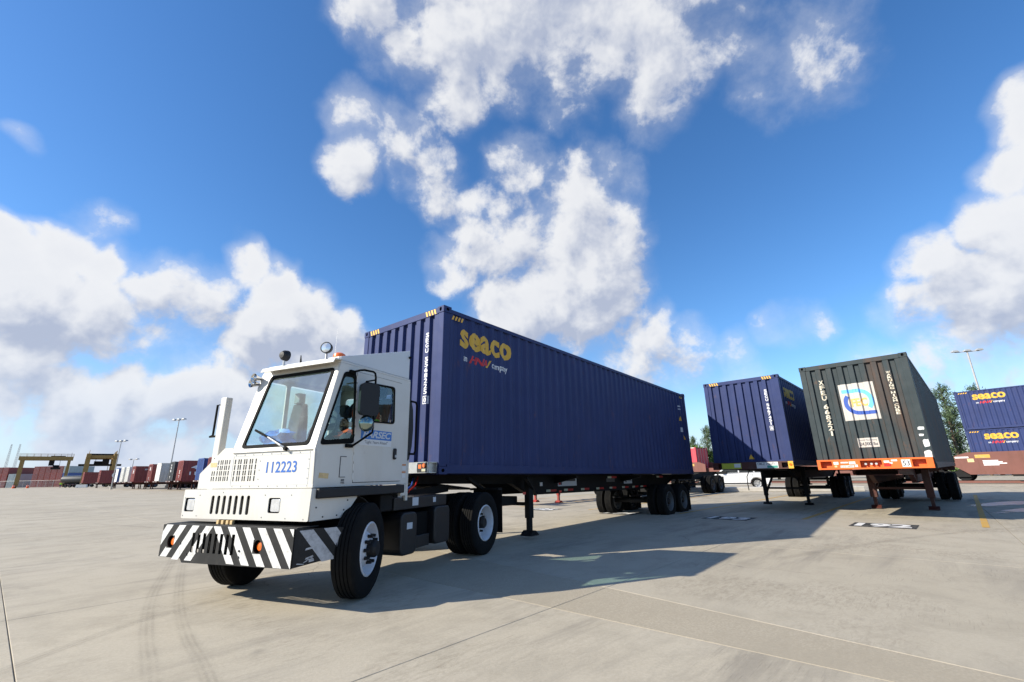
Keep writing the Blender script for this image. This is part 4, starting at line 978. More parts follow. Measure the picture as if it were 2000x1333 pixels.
me = fit(text_mesh('"Light Years Ahead"', 1, shear=.15), -.01, .425, 1.688, 1.738); place(me, (0, -CY-.0092, 0), (1, 0, 0), (0, 0, 1)); me.materials.append(MATS['dark_letter']); obj('door_lettering', me, door)
fh = MB()
for (a, b, c0, d0) in ((-.385, -.378, 1.30, 1.535), (-.378, -.29, 1.528, 1.535), (-.378, -.29, 1.30, 1.307)): fh.box(a, b, -CY-.005, -CY+.0, c0, d0)
fh.build('side_hatch_seam', 'dark_letter', left)
side_plate('small_sticker', [(-.35, 1.262), (-.30, 1.262), (-.30, 1.28), (-.35, 1.28)], [], .002, 'dark_letter', CY+.002, left)
me = fit(text_mesh('FUEL', 1, bold=.02), -.35, -.29, 1.232, 1.255); place(me, (0, -CY-.002, 0), (1, 0, 0), (0, 0, 1)); me.materials.append(MATS['dark_letter']); obj('side_lettering', me, left)
side_plate('faded_sticker', [(-.68, 1.30), (-.545, 1.29), (-.54, 1.345), (-.675, 1.355)], [], .002, 'decal_tan', CY+.002, left)
for z0, m_ in ((1.44, 'decal_orange'), (1.38, 'decal_pale'), (1.345, 'decal_orange'), (1.28, 'decal_pale')):
    side_plate('warning_sticker', [(.765, z0), (.845, z0), (.845, z0+(.018 if 'or' in m_ else .05)), (.765, z0+(.018 if 'or' in m_ else .05))], [], .002, m_, CY+.002, left)
tb(-.72, .745, CY-.01, CY+.075, 1.088, 1.192).build('side_bumper_strip', 'black_plastic', truck, .012)
tb(.745, .85, CY-.03, CY+.01, 1.05, 1.195).build('cab_corner_plate', 'white_paint', truck)
# far side and rear of the cab
side_plate('cab_side', [(-.745, 1.66), (.87, 1.66), (.87, 2.62), (-.50, 2.62)], [rpoly([(-.66, 1.70), (-.13, 1.70), (-.13, 2.53), (-.46, 2.53)], .04), rpoly([(-.07, 1.70), (.68, 1.70), (.68, 2.53), (-.07, 2.53)], .04)], .02, 'white_paint', -.27, truck)
front_plate('cab_rear_wall', [(-.27, 1.20), (1.04, 1.20), (1.04, 2.62), (-.27, 2.62)], [rpoly([(-.15, 1.80), (.38, 1.80), (.38, 2.46), (-.15, 2.46)], .05), rpoly([(.46, 1.80), (.93, 1.80), (.93, 2.46), (.46, 2.46)], .05)], .02, 'white_paint', .862, truck)
for y0, y1 in ((-.13, .36), (.48, .91)): front_plate('window_pane', [(y0, 1.82), (y1, 1.82), (y1, 2.44), (y0, 2.44)], [], .004, 'window_glass', .862, truck)
for pl in ([(-.62, 1.72), (-.14, 1.72), (-.14, 2.51), (-.44, 2.51)], [(-.06, 1.72), (.67, 1.72), (.67, 2.51), (-.06, 2.51)]): side_plate('window_pane', pl, [], .004, 'window_glass', -.27)
tb(-.73, .85, -.26, 1.03, 1.20, 1.23).build('cab_floor', 'dash_grey', truck)
# windscreen frame, gasket, glass
wb = Vector(T(-.757, 0, 1.60)); wt = Vector(T(-.497, 0, 2.615)); wuy = (wt-wb); wlen = wuy.length; wuy.normalize()
wop = rpoly([(-.125, .06), (.925, .06), (.975, .975), (-.072, .975)], .05)
wf = plate('windscreen_frame', [(-.28, 0), (1.05, 0), (1.035, wlen), (-.26, wlen)], [wop], .02, 'white_paint', truck, wb, (0, -1, 0), wuy, .003)
def shrink(poly, w):
    c = sum((Vector(p) for p in poly), Vector((0, 0)))/len(poly)
    return [tuple(c+Vector(((p[0]-c.x)*(1-w/.5), (p[1]-c.y)*(1-w/.46)))) for p in poly]
nrm = Vector((0, -1, 0)).cross(wuy).normalized()
plate('windscreen_gasket', shrink(wop, -.012), [shrink(wop, .022)], .020, 'gasket', wf, wb+nrm*.010, (0, -1, 0), wuy)
plate('windscreen_glass', shrink(wop, .02), [], .005, 'windshield', wf, wb+nrm*.004, (0, -1, 0), wuy)
wp = lambda y, t, h=.03: wb+Vector((0, -y, 0))+wuy*t+nrm*h
wi = MB().tube([wp(.62, .015, .02), wp(.56, .045, .055), wp(.30, .155, .05)], [.014, .012, .009]).build('wiper_arm', 'galv', wf)
MB().bar(wp(.50, .075, .035), wp(.02, .26, .035), .016, .022).build('wiper_blade', 'gasket', wi); MB().cyl(wp(.62, .015, .0), wp(.62, .015, .045), .022, n=10).build('wiper_pivot', 'gasket', wi)
# roof, visor, fairing
roof = tb(-.50, .88, -.27, 1.045, 2.62, 2.655).build('cab_roof', 'white_paint', truck, .01)
MB().prism([(-.63, 2.600), (-.60, 2.655), (-.48, 2.668), (-.48, 2.655), (-.595, 2.640), (-.62, 2.598)], -1.055, .17).build('sun_visor', 'white_paint', roof, .003)
fa = MB(); fa.add([T(s, y, z) for y in (-.20, 1.03) for s, z in ((-.49, 2.657), (.86, 2.660), (.86, 3.09), (-.49, 2.70))], [(0, 1, 2, 3), (7, 6, 5, 4), (0, 4, 5, 1), (1, 5, 6, 2), (2, 6, 7, 3), (3, 7, 4, 0)])
fairing = fa.build('roof_fairing', 'grey_fairing', truck, .008)
MB().cyl(T(.84, 1.035, 2.98), T(.84, 1.06, 2.98), .018, n=10).build('fairing_latch', 'gasket', fairing)
def work_light(yl, s, z, turn):
    h = empty('work_lamp', T(s, yl, z), (0, 0, R(turn)), truck)
    MB().lathe([(0, .055), (.042, .05), (.064, .02), (.071, -.02), (.071, -.035), (.062, -.038)], 24, 'x').build('lamp_shell', 'black_plastic', h, smooth=True)
    MB().lathe([(0, -.040), (.038, -.038), (.062, -.033)], 20, 'x').build('lamp_glass', 'lens', h, smooth=True)
    MB().cyl((0, 0, -.07), (0, 0, -.155), .014, n=8).box(-.03, .03, -.045, .045, -.17, -.15).build('lamp_bracket', 'galv', h)
work_light(.075, -.50, 2.825, 180); work_light(.80, -.50, 2.83, 20)
MB().prism([(-.50, 2.655), (-.40, 2.655), (-.455, 2.70), (-.475, 2.80), (-.48, 2.80), (-.482, 2.70)], -.345, -.335).build('shark_fin_aerial', 'gasket', truck)
MB().cyl(T(-.35, .78, 2.66), T(-.30, .74, 3.14), .0022, .001, n=6).build('whip_aerial', 'galv', truck)
MB().lathe([(.075, 2.70), (.075, 2.725), (.068, 2.75), (.04, 2.768), (0, 2.772)], 24, 'z', T(-.42, .93, 0)).build('amber_beacon', 'amber', truck, smooth=True)
MB().box(-.50, -.32, -1.01, -.84, 2.655, 2.70).build('beacon_base', 'galv', truck)
for k, (yl, z, ln) in enumerate(((-.27, 2.545, .16), (-.30, 2.475, .24))):
    MB().lathe([(.012, .06), (.014, -.02), (.020, -.12), (.034, -.19), (.055, -.215), (.050, -.205), (.016, -.10), (0, -.08)], 20, 'x', T(-.42, yl, z)).build('air_horn', 'chrome', truck, smooth=True)
# door mirrors on a tubular bracket
mir = empty('door_mirror', T(0, 0, 0), (0, 0, 0), truck); mir.location = (0, 0, 0)
my = CY+.15
MB().tube([T(-.31, CY, 2.535), T(-.30, my-.03, 2.55), T(-.27, my, 2.555), T(-.10, my, 2.565), T(-.065, my, 2.55), T(-.05, my, 2.50), T(-.045, my, 1.88), T(-.05, my, 1.82), T(-.24, CY+.03, 1.655), T(-.27, CY, 1.655)], .013).build('mirror_bracket', 'gasket', mir)
MB().tube([T(-.05, my, 2.47), T(-.22, my, 2.42)], .010).build('mirror_stay', 'gasket', mir)
tb(-.36, -.27, CY, CY+.03, 2.515, 2.555).build('bracket_foot', 'gasket', mir); tb(-.33, -.23, CY, CY+.03, 1.635, 1.675).build('bracket_foot', 'gasket', mir)
ma = Vector((.94, -.34, 0)); ma.normalize()
mo = Vector(T(-.17, my+.02, 0))
plate('mirror_head', rrect(-.125, .125, 2.01, 2.40, .055, 5), [], .055, 'black_plastic', mir, mo, ma, (0, 0, 1), .015)
plate('mirror_pane', rrect(-.11, .11, 2.03, 2.38, .045, 5), [], .004, 'mirror_glass', mir, mo-ma.cross(Vector((0, 0, 1)))*.03, ma, (0, 0, 1))
dn = ma.cross(Vector((0, 0, 1))).normalized()
cm = MB().lathe([(0, -.052), (.04, -.046), (.075, -.028), (.095, .0), (.098, .012)], 28, 'x').mesh('cm'); ang = math.atan2(-dn.y, -dn.x); cm.materials.append(MATS['mirror_glass'])
o = obj('convex_mirror', cm, mir, smooth=True); o.location = mo+Vector((-.01, 0, 1.915)); o.rotation_euler = (0, 0, ang)
# handles and intake behind the cab
MB().tube([T(.90, CY, 2.34), T(1.02, CY, 2.34), T(1.05, CY, 2.30), T(1.05, CY, 1.64), T(1.02, CY, 1.60), T(.90, CY, 1.60)], .015).build('grab_handle', 'gasket', truck)
MB().prism([(.875, 1.50), (.875, 2.40), (.91, 2.38), (.97, 2.22), (.99, 1.95), (.97, 1.70), (.92, 1.52)], -CY+.0, -CY+.10).build('intake_hose_cover', 'black_plastic', truck, .01)
tb(.895, .945, .97, 1.03, .98, 1.75).build('rear_cab_post', 'white_paint', truck, .006)
tb(.90, 1.02, .2, .9, 1.0, 1.1).build('rear_cab_step', 'steel', truck)
# exhaust stack on the far side
st = tb(-.50, -.41, -1.045, -.93, 1.05, 2.37).build('exhaust_stack_shield', 'white_paint', truck, .01)
MB().tube([T(-.47, -1.04, 2.28), T(-.47, -1.14, 2.28), T(-.47, -1.14, 1.88), T(-.47, -1.20, 1.86), T(-.47, -1.04, 1.86)], .014).build('stack_handle', 'gasket', st)
tb(-.30, .85, -1.10, -.86, .95, 1.20).build('right_side_tank', 'chassis_black', truck, .03)
# --- between the wheels
tank = MB().prism(rrect(.74, 1.10, .30, .83, .08, 4), -1.10, -.50).build('fuel_tank', 'black_paint', truck, .02)
tb(.86, .98, 1.101, 1.106, .62, .70).build('tank_sticker', 'decal_grey', tank)
tb(1.14, 1.52, .55, 1.02, .34, .50).build('access_step', 'black_paint', truck, .01); tb(1.14, 1.52, .55, .98, .50, .80).build('step_riser', 'gasket', truck)
MB().prism(rrect(1.56, 1.98, .34, .86, .07, 4), -1.08, -.5).build('air_tank_box', 'black_paint', truck, .02)
tb(.70, 2.0, .50, 1.0, .86, 1.02).build('deck_plate', 'black_paint', truck, .01)
tb(1.10, 1.24, 1.001, 1.006, .90, 1.01).build('deck_sticker', 'decal_grey', truck); tb(1.62, 1.69, 1.001, 1.006, .92, .99).build('deck_sticker', 'decal_grey', truck)
tb(.45, .70, .55, .98, .86, 1.08).build('battery_box', 'chassis_black', truck, .02)
# fenders: front arches in black sheet, rear mud flap
for yl in (.72, -.60):
    pts = [(.03+.60*math.cos(R(a)), .50+.60*math.sin(R(a))) for a in range(15, 136, 12)]; pin = [(.03+.585*math.cos(R(a)), .50+.585*math.sin(R(a))) for a in range(135, 14, -12)]
    MB().prism(pts+pin, -yl-.13, -yl+.13).build('front_fender', 'black_plastic', truck)
for y0, y1 in ((.62, 1.22), (-1.22, -.62)): tb(3.58, 3.60, y0, y1, .28, 1.02).build('mud_flap', 'rubber', truck); tb(3.44, 3.60, y0, y1, 1.02, 1.06).build('mud_flap_bracket', 'chassis_black', truck)
tb(-.62, .62, .44, .50, .60, 1.15).build('wheel_well_shade', 'gasket', truck); tb(-.62, .62, -.50, -.44, .60, 1.15).build('wheel_well_shade', 'gasket', truck); tb(-.70, .75, -.98, 1.02, 1.15, 1.185).build('cab_underside', 'chassis_black', truck)  # black plates added inside the wheel wells to stand in for deep shade
# axles and wheels
MB().cyl(T(0, -.8, .5), T(0, .9, .5), .07, n=12).build('front_axle', 'chassis_black', truck); MB().cyl(T(2.97, -.9, .5), T(2.97, .9, .5), .09, n=12).lathe([(.0, -.2), (.14, -.18), (.2, 0), (.14, .18), (0, .2)], 20, 'x', T(2.97, 0, .5)).build('drive_axle', 'chassis_black', truck, smooth=True)
wheel(truck, T(0, 1.085, .505), True, 'rim_white', -1, R(20.5), 'front_wheel'); wheel(truck, T(0, -.86, .505), True, 'rim_white', 1, R(16), 'front_wheel')
for yl, sg in ((1.08, -1), (.765, -1), (-1.08, 1), (-.765, 1)): wheel(truck, T(2.97, yl, .505), False, 'rim_white', sg, 0, 'drive_wheel')
# fifth wheel and lift frame
MB().prism([(2.55, 1.12), (3.75, 1.02), (3.75, 1.06), (2.6, 1.165)], -.46, .46).build('fifth_wheel', 'chassis_black', truck, .01)
for yl in (.43, -.43): MB().bar(T(1.3, yl, 1.0), T(2.9, yl, 1.08), .09, .12).build('lift_arm', 'chassis_black', truck)
MB().cyl(T(1.6, 0, .9), T(2.5, 0, 1.08), .07, n=12).build('lift_cylinder', 'galv', truck)
for k, (c_, yl) in enumerate((('red_lens_dim', .30), ('navy_letter', .22), ('gasket', .12))):
    MB().tube([T(.98, yl, 1.35), T(1.25, yl+.12, 1.10), T(1.6, yl+.2, 1.02), T(2.0, yl+.1, 1.15), T(2.2, yl, 1.28)], .014).build('air_line', c_, truck)
# --- cab interior
tb(-.70, -.42, -.24, 1.02, 1.23, 1.63).build('dashboard', 'dash_grey', truck, .03)
tb(-.46, .84, -.25, 1.02, 2.58, 2.61).build('headliner', 'interior_grey', truck)
seat = tb(.12, .58, .40, .88, 1.62, 1.74).build('driver_seat', 'seat_cloth', truck, .04)
MB().prism([(.52, 1.74), (.62, 1.74), (.74, 2.36), (.66, 2.38)], -.86, -.42).build('seat_back', 'seat_cloth', seat, .04); MB().prism([(.67, 2.38), (.74, 2.38), (.77, 2.54), (.71, 2.54)], -.75, -.53).build('head_rest', 'seat_cloth', seat, .03)
tb(.2, .5, .48, .80, 1.23, 1.62).build('seat_base', 'dash_grey', seat)
sw_ = MB(); ring = [Vector((-.30+.20*math.cos(2*math.pi*i/20)*.45, -.64+.20*math.sin(2*math.pi*i/20), 1.86+.20*math.cos(2*math.pi*i/20)*.89)) for i in range(21)]
sw_.tube(ring, .014).cyl((-.30, -.64, 1.86), (-.44, -.64, 1.60), .03, n=10); sw_.tube([ring[5], (-.30, -.64, 1.86), ring[15]], .012)
sw_.build('steering_wheel', 'gasket', truck)
MB().prism([(.0, 1.23), (.42, 1.23), (.44, 1.66), (.30, 1.72), (.06, 1.70)], -.30, .16).build('engine_console', 'dash_grey', truck, .04)
MB().prism([(.30, 1.70), (.46, 1.70), (.50, 2.25), (.42, 2.30), (.36, 2.24)], -.34, -.10).build('passenger_seat_back', 'seat_cloth', truck, .04)
MB().prism([(-.16, 1.60), (.02, 1.60), (.0, 2.02), (-.03, 2.26), (-.10, 2.26), (-.15, 2.02)], -.06, .14).build('jump_seat_back', 'seat_cloth', truck, .02)
tb(-.13, -.03, -.10, .0, 2.26, 2.40).build('cup_holder', 'interior_grey', truck, .01)
tb(-.34, -.28, .30, .36, 1.80, 2.05).build('radio_unit', 'gasket', truck, .01); MB().tube([T(-.40, .33, 1.66), T(-.32, .33, 1.82)], .012).build('radio_stalk', 'gasket', truck)

# ---------------------------------------------------------------- driver, things in the cab
def skin_body(name, joints, edges, zones, parent=None, root='pelvis', sub=1):
    """one continuous figure grown from a skeleton; joints: name -> (xyz, rx, ry); zones: f(center) -> material name"""
    names = list(joints); idx = {n: i for i, n in enumerate(names)}
    me = bpy.data.meshes.new(name); me.from_pydata([joints[n][0] for n in names], [(idx[a], idx[b]) for a, b in edges], [])
    o = bpy.data.objects.new(name, me); COL.objects.link(o)
    sk = o.modifiers.new('skin', 'SKIN'); sk.use_smooth_shade = True
    for n in names:
        sv = me.skin_vertices[0].data[idx[n]]; sv.radius = joints[n][1:3]; sv.use_root = (n == root)
    ss = o.modifiers.new('sub', 'SUBSURF'); ss.levels = sub; ss.render_levels = sub
    dg = bpy.context.evaluated_depsgraph_get(); m2 = bpy.data.meshes.new_from_object(o.evaluated_get(dg)); bpy.data.objects.remove(o); bpy.data.meshes.remove(me)
    ms = []
    for p in m2.polygons:
        z = zones(p.center)
        if z not in ms: ms.append(z); m2.materials.append(MATS[z])
        p.material_index = ms.index(z); p.use_smooth = True
    o = bpy.data.objects.new(name, m2); COL.objects.link(o); o.parent = parent; return o
def hand(joints, edges, wrist, d, side, nrm, tag_, curl=.6):
    """palm and five fingers; d points along the hand, side across it towards the thumb, nrm out of the palm"""
    d, side, nrm = Vector(d).normalized(), Vector(side).normalized(), Vector(nrm).normalized(); w = Vector(wrist)
    joints[tag_+'palm'] = (w+d*.06, .020, .036); edges.append((tag_+'wrist', tag_+'palm'))
    for k, (off, ln) in enumerate(((.030, .070), (.010, .078), (-.011, .072), (-.031, .058))):
        b = w+d*.095+side*off; m = b+d*ln*.5+nrm*ln*.25*curl; e = b+d*ln*.62+nrm*ln*.75*curl
        for q, pt in enumerate((b, m, e)): joints[f'{tag_}f{k}{q}'] = (pt, .009, .009)
        edges += [(tag_+'palm', f'{tag_}f{k}0'), (f'{tag_}f{k}0', f'{tag_}f{k}1'), (f'{tag_}f{k}1', f'{tag_}f{k}2')]
    b = w+d*.04+side*.042; m = b+d*.03+side*.018; e = m+d*.028+nrm*.012
    for q, pt in enumerate((b, m, e)): joints[f'{tag_}t{q}'] = (pt, .010, .010)
    edges += [(tag_+'palm', f'{tag_}t0'), (f'{tag_}t0', f'{tag_}t1'), (f'{tag_}t1', f'{tag_}t2')]
def face(parent, c, fwd, sc_=1.0, hatm=None):
    """eyes, nose, ears, mouth and a cap on a head centred at c looking along fwd"""
    c, f = Vector(c), Vector(fwd).normalized(); s = Vector((0, 0, 1)).cross(f).normalized(); u = f.cross(s)
    for k in (-1, 1):
        e = c+f*.086*sc_+s*k*.032*sc_+u*.012*sc_; MB().lathe([(0, -.010), (.008, -.006), (.010, 0), (.008, .006), (0, .010)], 8, 'z', tuple(e)).build('eye', 'gasket', parent)
        e = c+s*k*.078*sc_-f*.005*sc_; MB().lathe([(0, -.03), (.012, -.02), (.016, 0), (.012, .02), (0, .03)], 8, 'z', tuple(e)).build('ear', 'skin', parent)
    MB().tube([c+f*.088*sc_+u*.015*sc_, c+f*.105*sc_-u*.02*sc_, c+f*.09*sc_-u*.03*sc_], [.008, .014, .008], 6).build('nose', 'skin', parent)
    MB().tube([c+f*.084*sc_-u*.055*sc_+s*.02*sc_, c+f*.090*sc_-u*.055*sc_, c+f*.084*sc_-u*.055*sc_-s*.02*sc_], .005, 6).build('mouth', 'red_lens_dim', parent)
    if hatm:
        mb = MB().lathe([(.094*sc_, .045), (.092*sc_, .075), (.07*sc_, .112), (.03*sc_, .128), (0, .130)], 18, 'z', tuple(c))
        p = [c+f*.08*sc_+s*.07*sc_+u*.05, c+f*.165*sc_+s*.045*sc_+u*.04, c+f*.165*sc_-s*.045*sc_+u*.04, c+f*.08*sc_-s*.07*sc_+u*.05]
        mb.add([tuple(q) for q in p]+[tuple(q+u*.008) for q in p], [(0, 1, 2, 3), (7, 6, 5, 4), (0, 4, 5, 1), (1, 5, 6, 2), (2, 6, 7, 3), (3, 7, 4, 0)])
        mb.build('cap', hatm, parent, smooth=True)
drv = empty('person', TO, (0, 0, TY))
tag(drv, 'driver in dark clothes and orange vest seated at the wheel in the tractor cab', 'person')
J = {}; E = []
def jn(n, s, yl, z, rx, ry=None): J[n] = (T(s, yl, z), rx, ry or rx)
jn('pelvis', .42, .64, 1.84, .15, .17); jn('belly', .46, .64, 1.98, .14, .165); jn('chest', .44, .64, 2.16, .145, .185); jn('neckb', .42, .64, 2.30, .07); jn('neck', .40, .64, 2.36, .055); jn('headb', .38, .64, 2.41, .075, .07); jn('headm', .375, .64, 2.47, .092, .078); jn('headt', .38, .64, 2.53, .065, .06)
E += [('pelvis', 'belly'), ('belly', 'chest'), ('chest', 'neckb'), ('neckb', 'neck'), ('neck', 'headb'), ('headb', 'headm'), ('headm', 'headt')]
for t, k in (('l', 1), ('r', -1)):
    jn(t+'hip', .36, .64+k*.10, 1.83, .10); jn(t+'knee', -.06, .64+k*.13, 1.79, .075); jn(t+'ankle', -.12, .64+k*.12, 1.36, .05); jn(t+'toe', -.30, .64+k*.13, 1.27, .04)
    jn(t+'sho', .43, .64+k*.20, 2.24, .075); jn(t+'elb', .24, .64+k*.25, 1.98, .052); jn(t+'wrist', -.06, .64+k*.20, 1.93, .032)
    E += [('pelvis', t+'hip'), (t+'hip', t+'knee'), (t+'knee', t+'ankle'), (t+'ankle', t+'toe'), ('chest', t+'sho'), (t+'sho', t+'elb'), (t+'elb', t+'wrist')]
    hand(J, E, T(-.06, .64+k*.20, 1.93), (-1, 0, .1), (0, k*.3, .95), (0, k*1.0, 0), t)
skin_body('body', J, E, lambda c: 'skin' if (c.z > 2.345 or c.x < -.03 and 1.85 < c.z < 2.1) else 'cloth_dark', drv)
face(drv, T(.375, .64, 2.455), (-1, 0, 0), .92, 'vest_orange')
vz = [(1.82, .175, .195), (1.98, .165, .19), (2.14, .165, .208), (2.24, .13, .185), (2.285, .09, .11)]
vb = MB(); n = 20; vs = []
for z_, a, b in vz:
    for i in range(n): t = 2*math.pi*i/n; vs.append(T(.45-(.02 if z_ > 2.2 else 0)+a*math.cos(t), .64+b*math.sin(t), z_))
vb.add(vs, [(r*n+i, r*n+(i+1) % n, (r+1)*n+(i+1) % n, (r+1)*n+i) for r in range(len(vz)-1) for i in range(n)]); vb.build('safety_vest', 'vest_orange', drv, smooth=True)
sb = MB()
for r in (1,):
    vs = []
    for z_, a, b in ((2.0, .168, .195), (2.05, .169, .198)):
        for i in range(n): t = 2*math.pi*i/n; vs.append(T(.45+a*math.cos(t), .64+b*math.sin(t), z_))
    sb.add(vs, [(i, (i+1) % n, n+(i+1) % n, n+i) for i in range(n)])
sb.build('vest_band', 'vest_lime', drv)
# crumpled blue bag on the dashboard
rb = random.Random(11)
def crumple(name, c, r, sz, mtl, seed, sub=3):
    bm = bmesh.new(); bmesh.ops.create_icosphere(bm, subdivisions=sub, radius=1); rb_ = random.Random(seed)
    ph = [Vector((rb_.uniform(-1, 1), rb_.uniform(-1, 1), rb_.uniform(-1, 1))).normalized() for _ in range(14)]
    for v in bm.verts:
        d = v.co.normalized(); k = 1.0
        for i, p in enumerate(ph): k += .09*math.sin(9*abs(d.dot(p))+i)
        v.co = Vector((d.x*sz[0]*k, d.y*sz[1]*k, d.z*sz[2]*k)) + Vector(c)
    me = bpy.data.meshes.new(name); bm.to_mesh(me); bm.free(); me.materials.append(MATS[mtl]); o = obj(name, me); o.location = TO; o.rotation_euler = (0, 0, TY); return o
tag(crumple('plastic_bag', T(-.50, .14, 1.75), 1, (.12, .24, .115), 'bag_blue', 4), 'crumpled blue plastic bag lying on the dashboard behind the windscreen', 'bag')
tag(crumple('work_jacket', T(.10, .70, 1.80), 1, (.16, .15, .085), 'vest_orange', 9, 2), 'orange safety jacket rolled up on the driver\'s lap behind the quarter window', 'jacket')

# ---------------------------------------------------------------- other trailers in the bays
chA = chassis('container_chassis', (0.2, 19.4, 1.22), R(47), 0, 'chassis_red', (-.02, .10), leg_x=3.2, style='far', axles=(9.4, 10.65))
tag(chA, 'empty red trailer chassis standing on its legs behind the tractor', 'trailer')
chB = chassis('container_chassis', (5.15, 20.9, 1.22), R(47), 0, 'chassis_black', (-.02, .10), leg_x=3.2, style='far', axles=(9.6, 10.85))
tag(chB, 'empty black trailer chassis whose wheels show left of the half shaded container', 'trailer')
# ---------------------------------------------------------------- the long row at the left, far across the yard
def far_wheel():
    mb = MB().use('rubber'); mb.lathe([(.28, -.14), (.42, -.14), (.5, -.1), (.5, .1), (.42, .14), (.28, .14)], 16); mb.use('rim_grey'); mb.lathe([(0, -.06), (.2, -.04), (.28, -.13)], 12); mb.lathe([(0, .06), (.2, .04), (.28, .13)], 12)
    return mb.mesh('wheel')
FARW = far_wheel()
def far_chassis(loc, yaw, frame, bolm):
    r = empty('container_chassis', loc, (0, 0, yaw)); W = CW; gz = -loc[2]
    MB().box(-.2, 0, .02, W-.02, -.02, .16).build('front_bolster', bolm, r)
    for y in (.3, W-.55): MB().box(-.204, -.2, y, y+.25, .02, .12).build('bolster_plate', 'stripe_white', r)
    for y in (W/2-.47, W/2+.47): MB().prism([(0, -.005), (CL, -.005), (CL, -.12), (CL-1.2, -.42), (3.2, -.42), (2.5, -.15), (0, -.13)], y-.05, y+.05).build('main_rail', frame, r)
    for y in (.52, W-.52):
        lg = MB().box(3.1, 3.26, y-.07, y+.07, gz+.05, -.05).build('landing_leg', frame, r); MB().box(3.0, 3.36, y-.12, y+.12, gz, gz+.05).build('leg_foot', frame, lg)
    for ax in (9.5, 10.75):
        for y in (.155, .475, W-.475, W-.155):
            o = obj('wheel', FARW, r, smooth=True); o.location = (ax, y, gz+.5)
        MB().cyl((ax, .2, gz+.5), (ax, W-.2, gz+.5), .07, n=8).build('axle', 'chassis_black', r)
    MB().box(9.0, 11.2, W/2-.5, W/2+.5, gz+.55, -.4).build('bogie_frame', 'chassis_black', r)
    return r
ROW = [('A0', (-36.6, 56.9), 'container_red', 'dark red container partly hidden by the tractor hood, right end of the far row'),
       ('A11', (-39.8, 59.7), 'container_royal', 'royal blue container just left of the tractor in the far row'),
       ('A10', (-46.5, 65.5), 'container_red', 'red container with white 45 and 112 on its side in the far row'),
       ('A9', (-49.9, 68.5), 'container_slate', 'dark grey container with white front lettering in the far row'),
       ('A8', (-55.4, 73.2), 'container_grey', 'pale box with white front and grey side in the far row'),
       ('A7', (-59.6, 76.9), 'container_red', 'red container between the pale grey box and the wide red one, far row'),
       ('A6', (-69.0, 85.1), 'container_red', 'wide dark red container with a white line of lettering in the far row'),
       ('A5', (-73.0, 88.6), 'container_white', 'white container tucked against the wide dark red one in the far row'),
       ('A4', (-76.4, 91.5), 'container_white', 'white container with orange and blue prints in the far row'),
       ('A3', (-80.4, 95.0), 'container_royal', 'blue container behind the slim lamp post in the far row'),
       ('A2', (-95.5, 108.1), 'container_red', 'red container with a round white mark, second from the left end of the far row'),
       ('A1', (-114.1, 124.3), 'container_red', 'red container at the left end of the far row beside the tank trailer')]
ORD = ['first', 'second', 'third', 'fourth', 'fifth', 'sixth', 'seventh', 'eighth', 'ninth', 'tenth', 'eleventh', 'twelfth']
def flat_side(root, s, x0, x1, z0, z1, m_='stencil_white'):
    me = fit(text_mesh(s, 1, bold=.02), x0, x1, z0, z1); place(me, (0, .008, 0), (1, 0, 0), (0, 0, 1)); me.materials.append(MATS[m_]); obj('side_lettering', me, root)
def flat_front(root, s, y, w, z0, z1, m_='stencil_white'):
    me = fit(text_mesh(s, 1, bold=.02), -w/2, w/2, z0, z1); place(me, (.009, y, 0), (0, -1, 0), (0, 0, 1)); me.materials.append(MATS[m_]); obj('front_lettering', me, root)
first_ch = None
for i, (k, (x, y), paint, lab) in enumerate(ROW):
    r, s_, f_ = container('shipping_container', paint, (x, y, 1.22), R(50), 0, detail=0); tag(r, lab, 'container', 'containers in the far row')
    if first_ch is None: first_ch = far_chassis((x, y, 1.22), R(50), 'chassis_redbrown', 'chassis_redbrown'); c_ = first_ch
    else: c_ = tree_copy(first_ch); c_.location = (x, y, 1.22)
    tag(c_, f'dark trailer chassis under the {ORD[i]} container of the far row, counted from the tractor', 'trailer', 'chassis of the far row')
    if k == 'A10': flat_side(r, '45', 1.0, 2.6, 1.7, 2.2); flat_side(r, '112', .9, 2.5, .9, 1.35); flat_front(r, 'Y', 1.2, .3, .5, .9); flat_front(r, 'S', 1.2, .3, 1.1, 1.6); flat_side(r, 'LINE 45', 7, 10, 2.15, 2.35, 'decal_grey')
    if k == 'A7': flat_side(r, '45', 1.0, 2.4, 1.5, 2.1); flat_side(r, '112', 1, 2.4, .8, 1.2); flat_front(r, '26', 1.2, .7, 1.9, 2.4); flat_front(r, 'Y', 1.2, .3, .4, .8)
    if k == 'A6': flat_side(r, 'INTERMODAL LINES', 1.4, 8.0, 2.15, 2.4, 'decal_grey'); flat_front(r, 'L45', 1.2, .8, 1.6, 2.3)
    if k == 'A9': flat_front(r, '5\n5\n8', 1.5, .4, 1.4, 2.5); flat_front(r, '7', 1.5, .3, .5, .8)
    if k == 'A2': MB().lathe([(.35, .004), (.55, .004)], 20, 'y', (2.6, 0, 1.75)).build('round_mark', 'stencil_white', r)
    if k == 'A8': MB().box(-.004, .0, .17, CW-.17, .2, CH-.2).build('front_panel', 'container_white', r)
    if k == 'A4': MB().box(1.0, 3.2, .006, .009, 1.2, 2.3).build('orange_print', 'decal_orange', r); MB().box(3.4, 5.0, .006, .009, 1.0, 2.4).build('blue_print', 'decal_blue', r)
    if k == 'A3': MB().box(-.004, .0, .17, CW-.17, .2, CH-.2).build('front_panel', 'container_white', r)
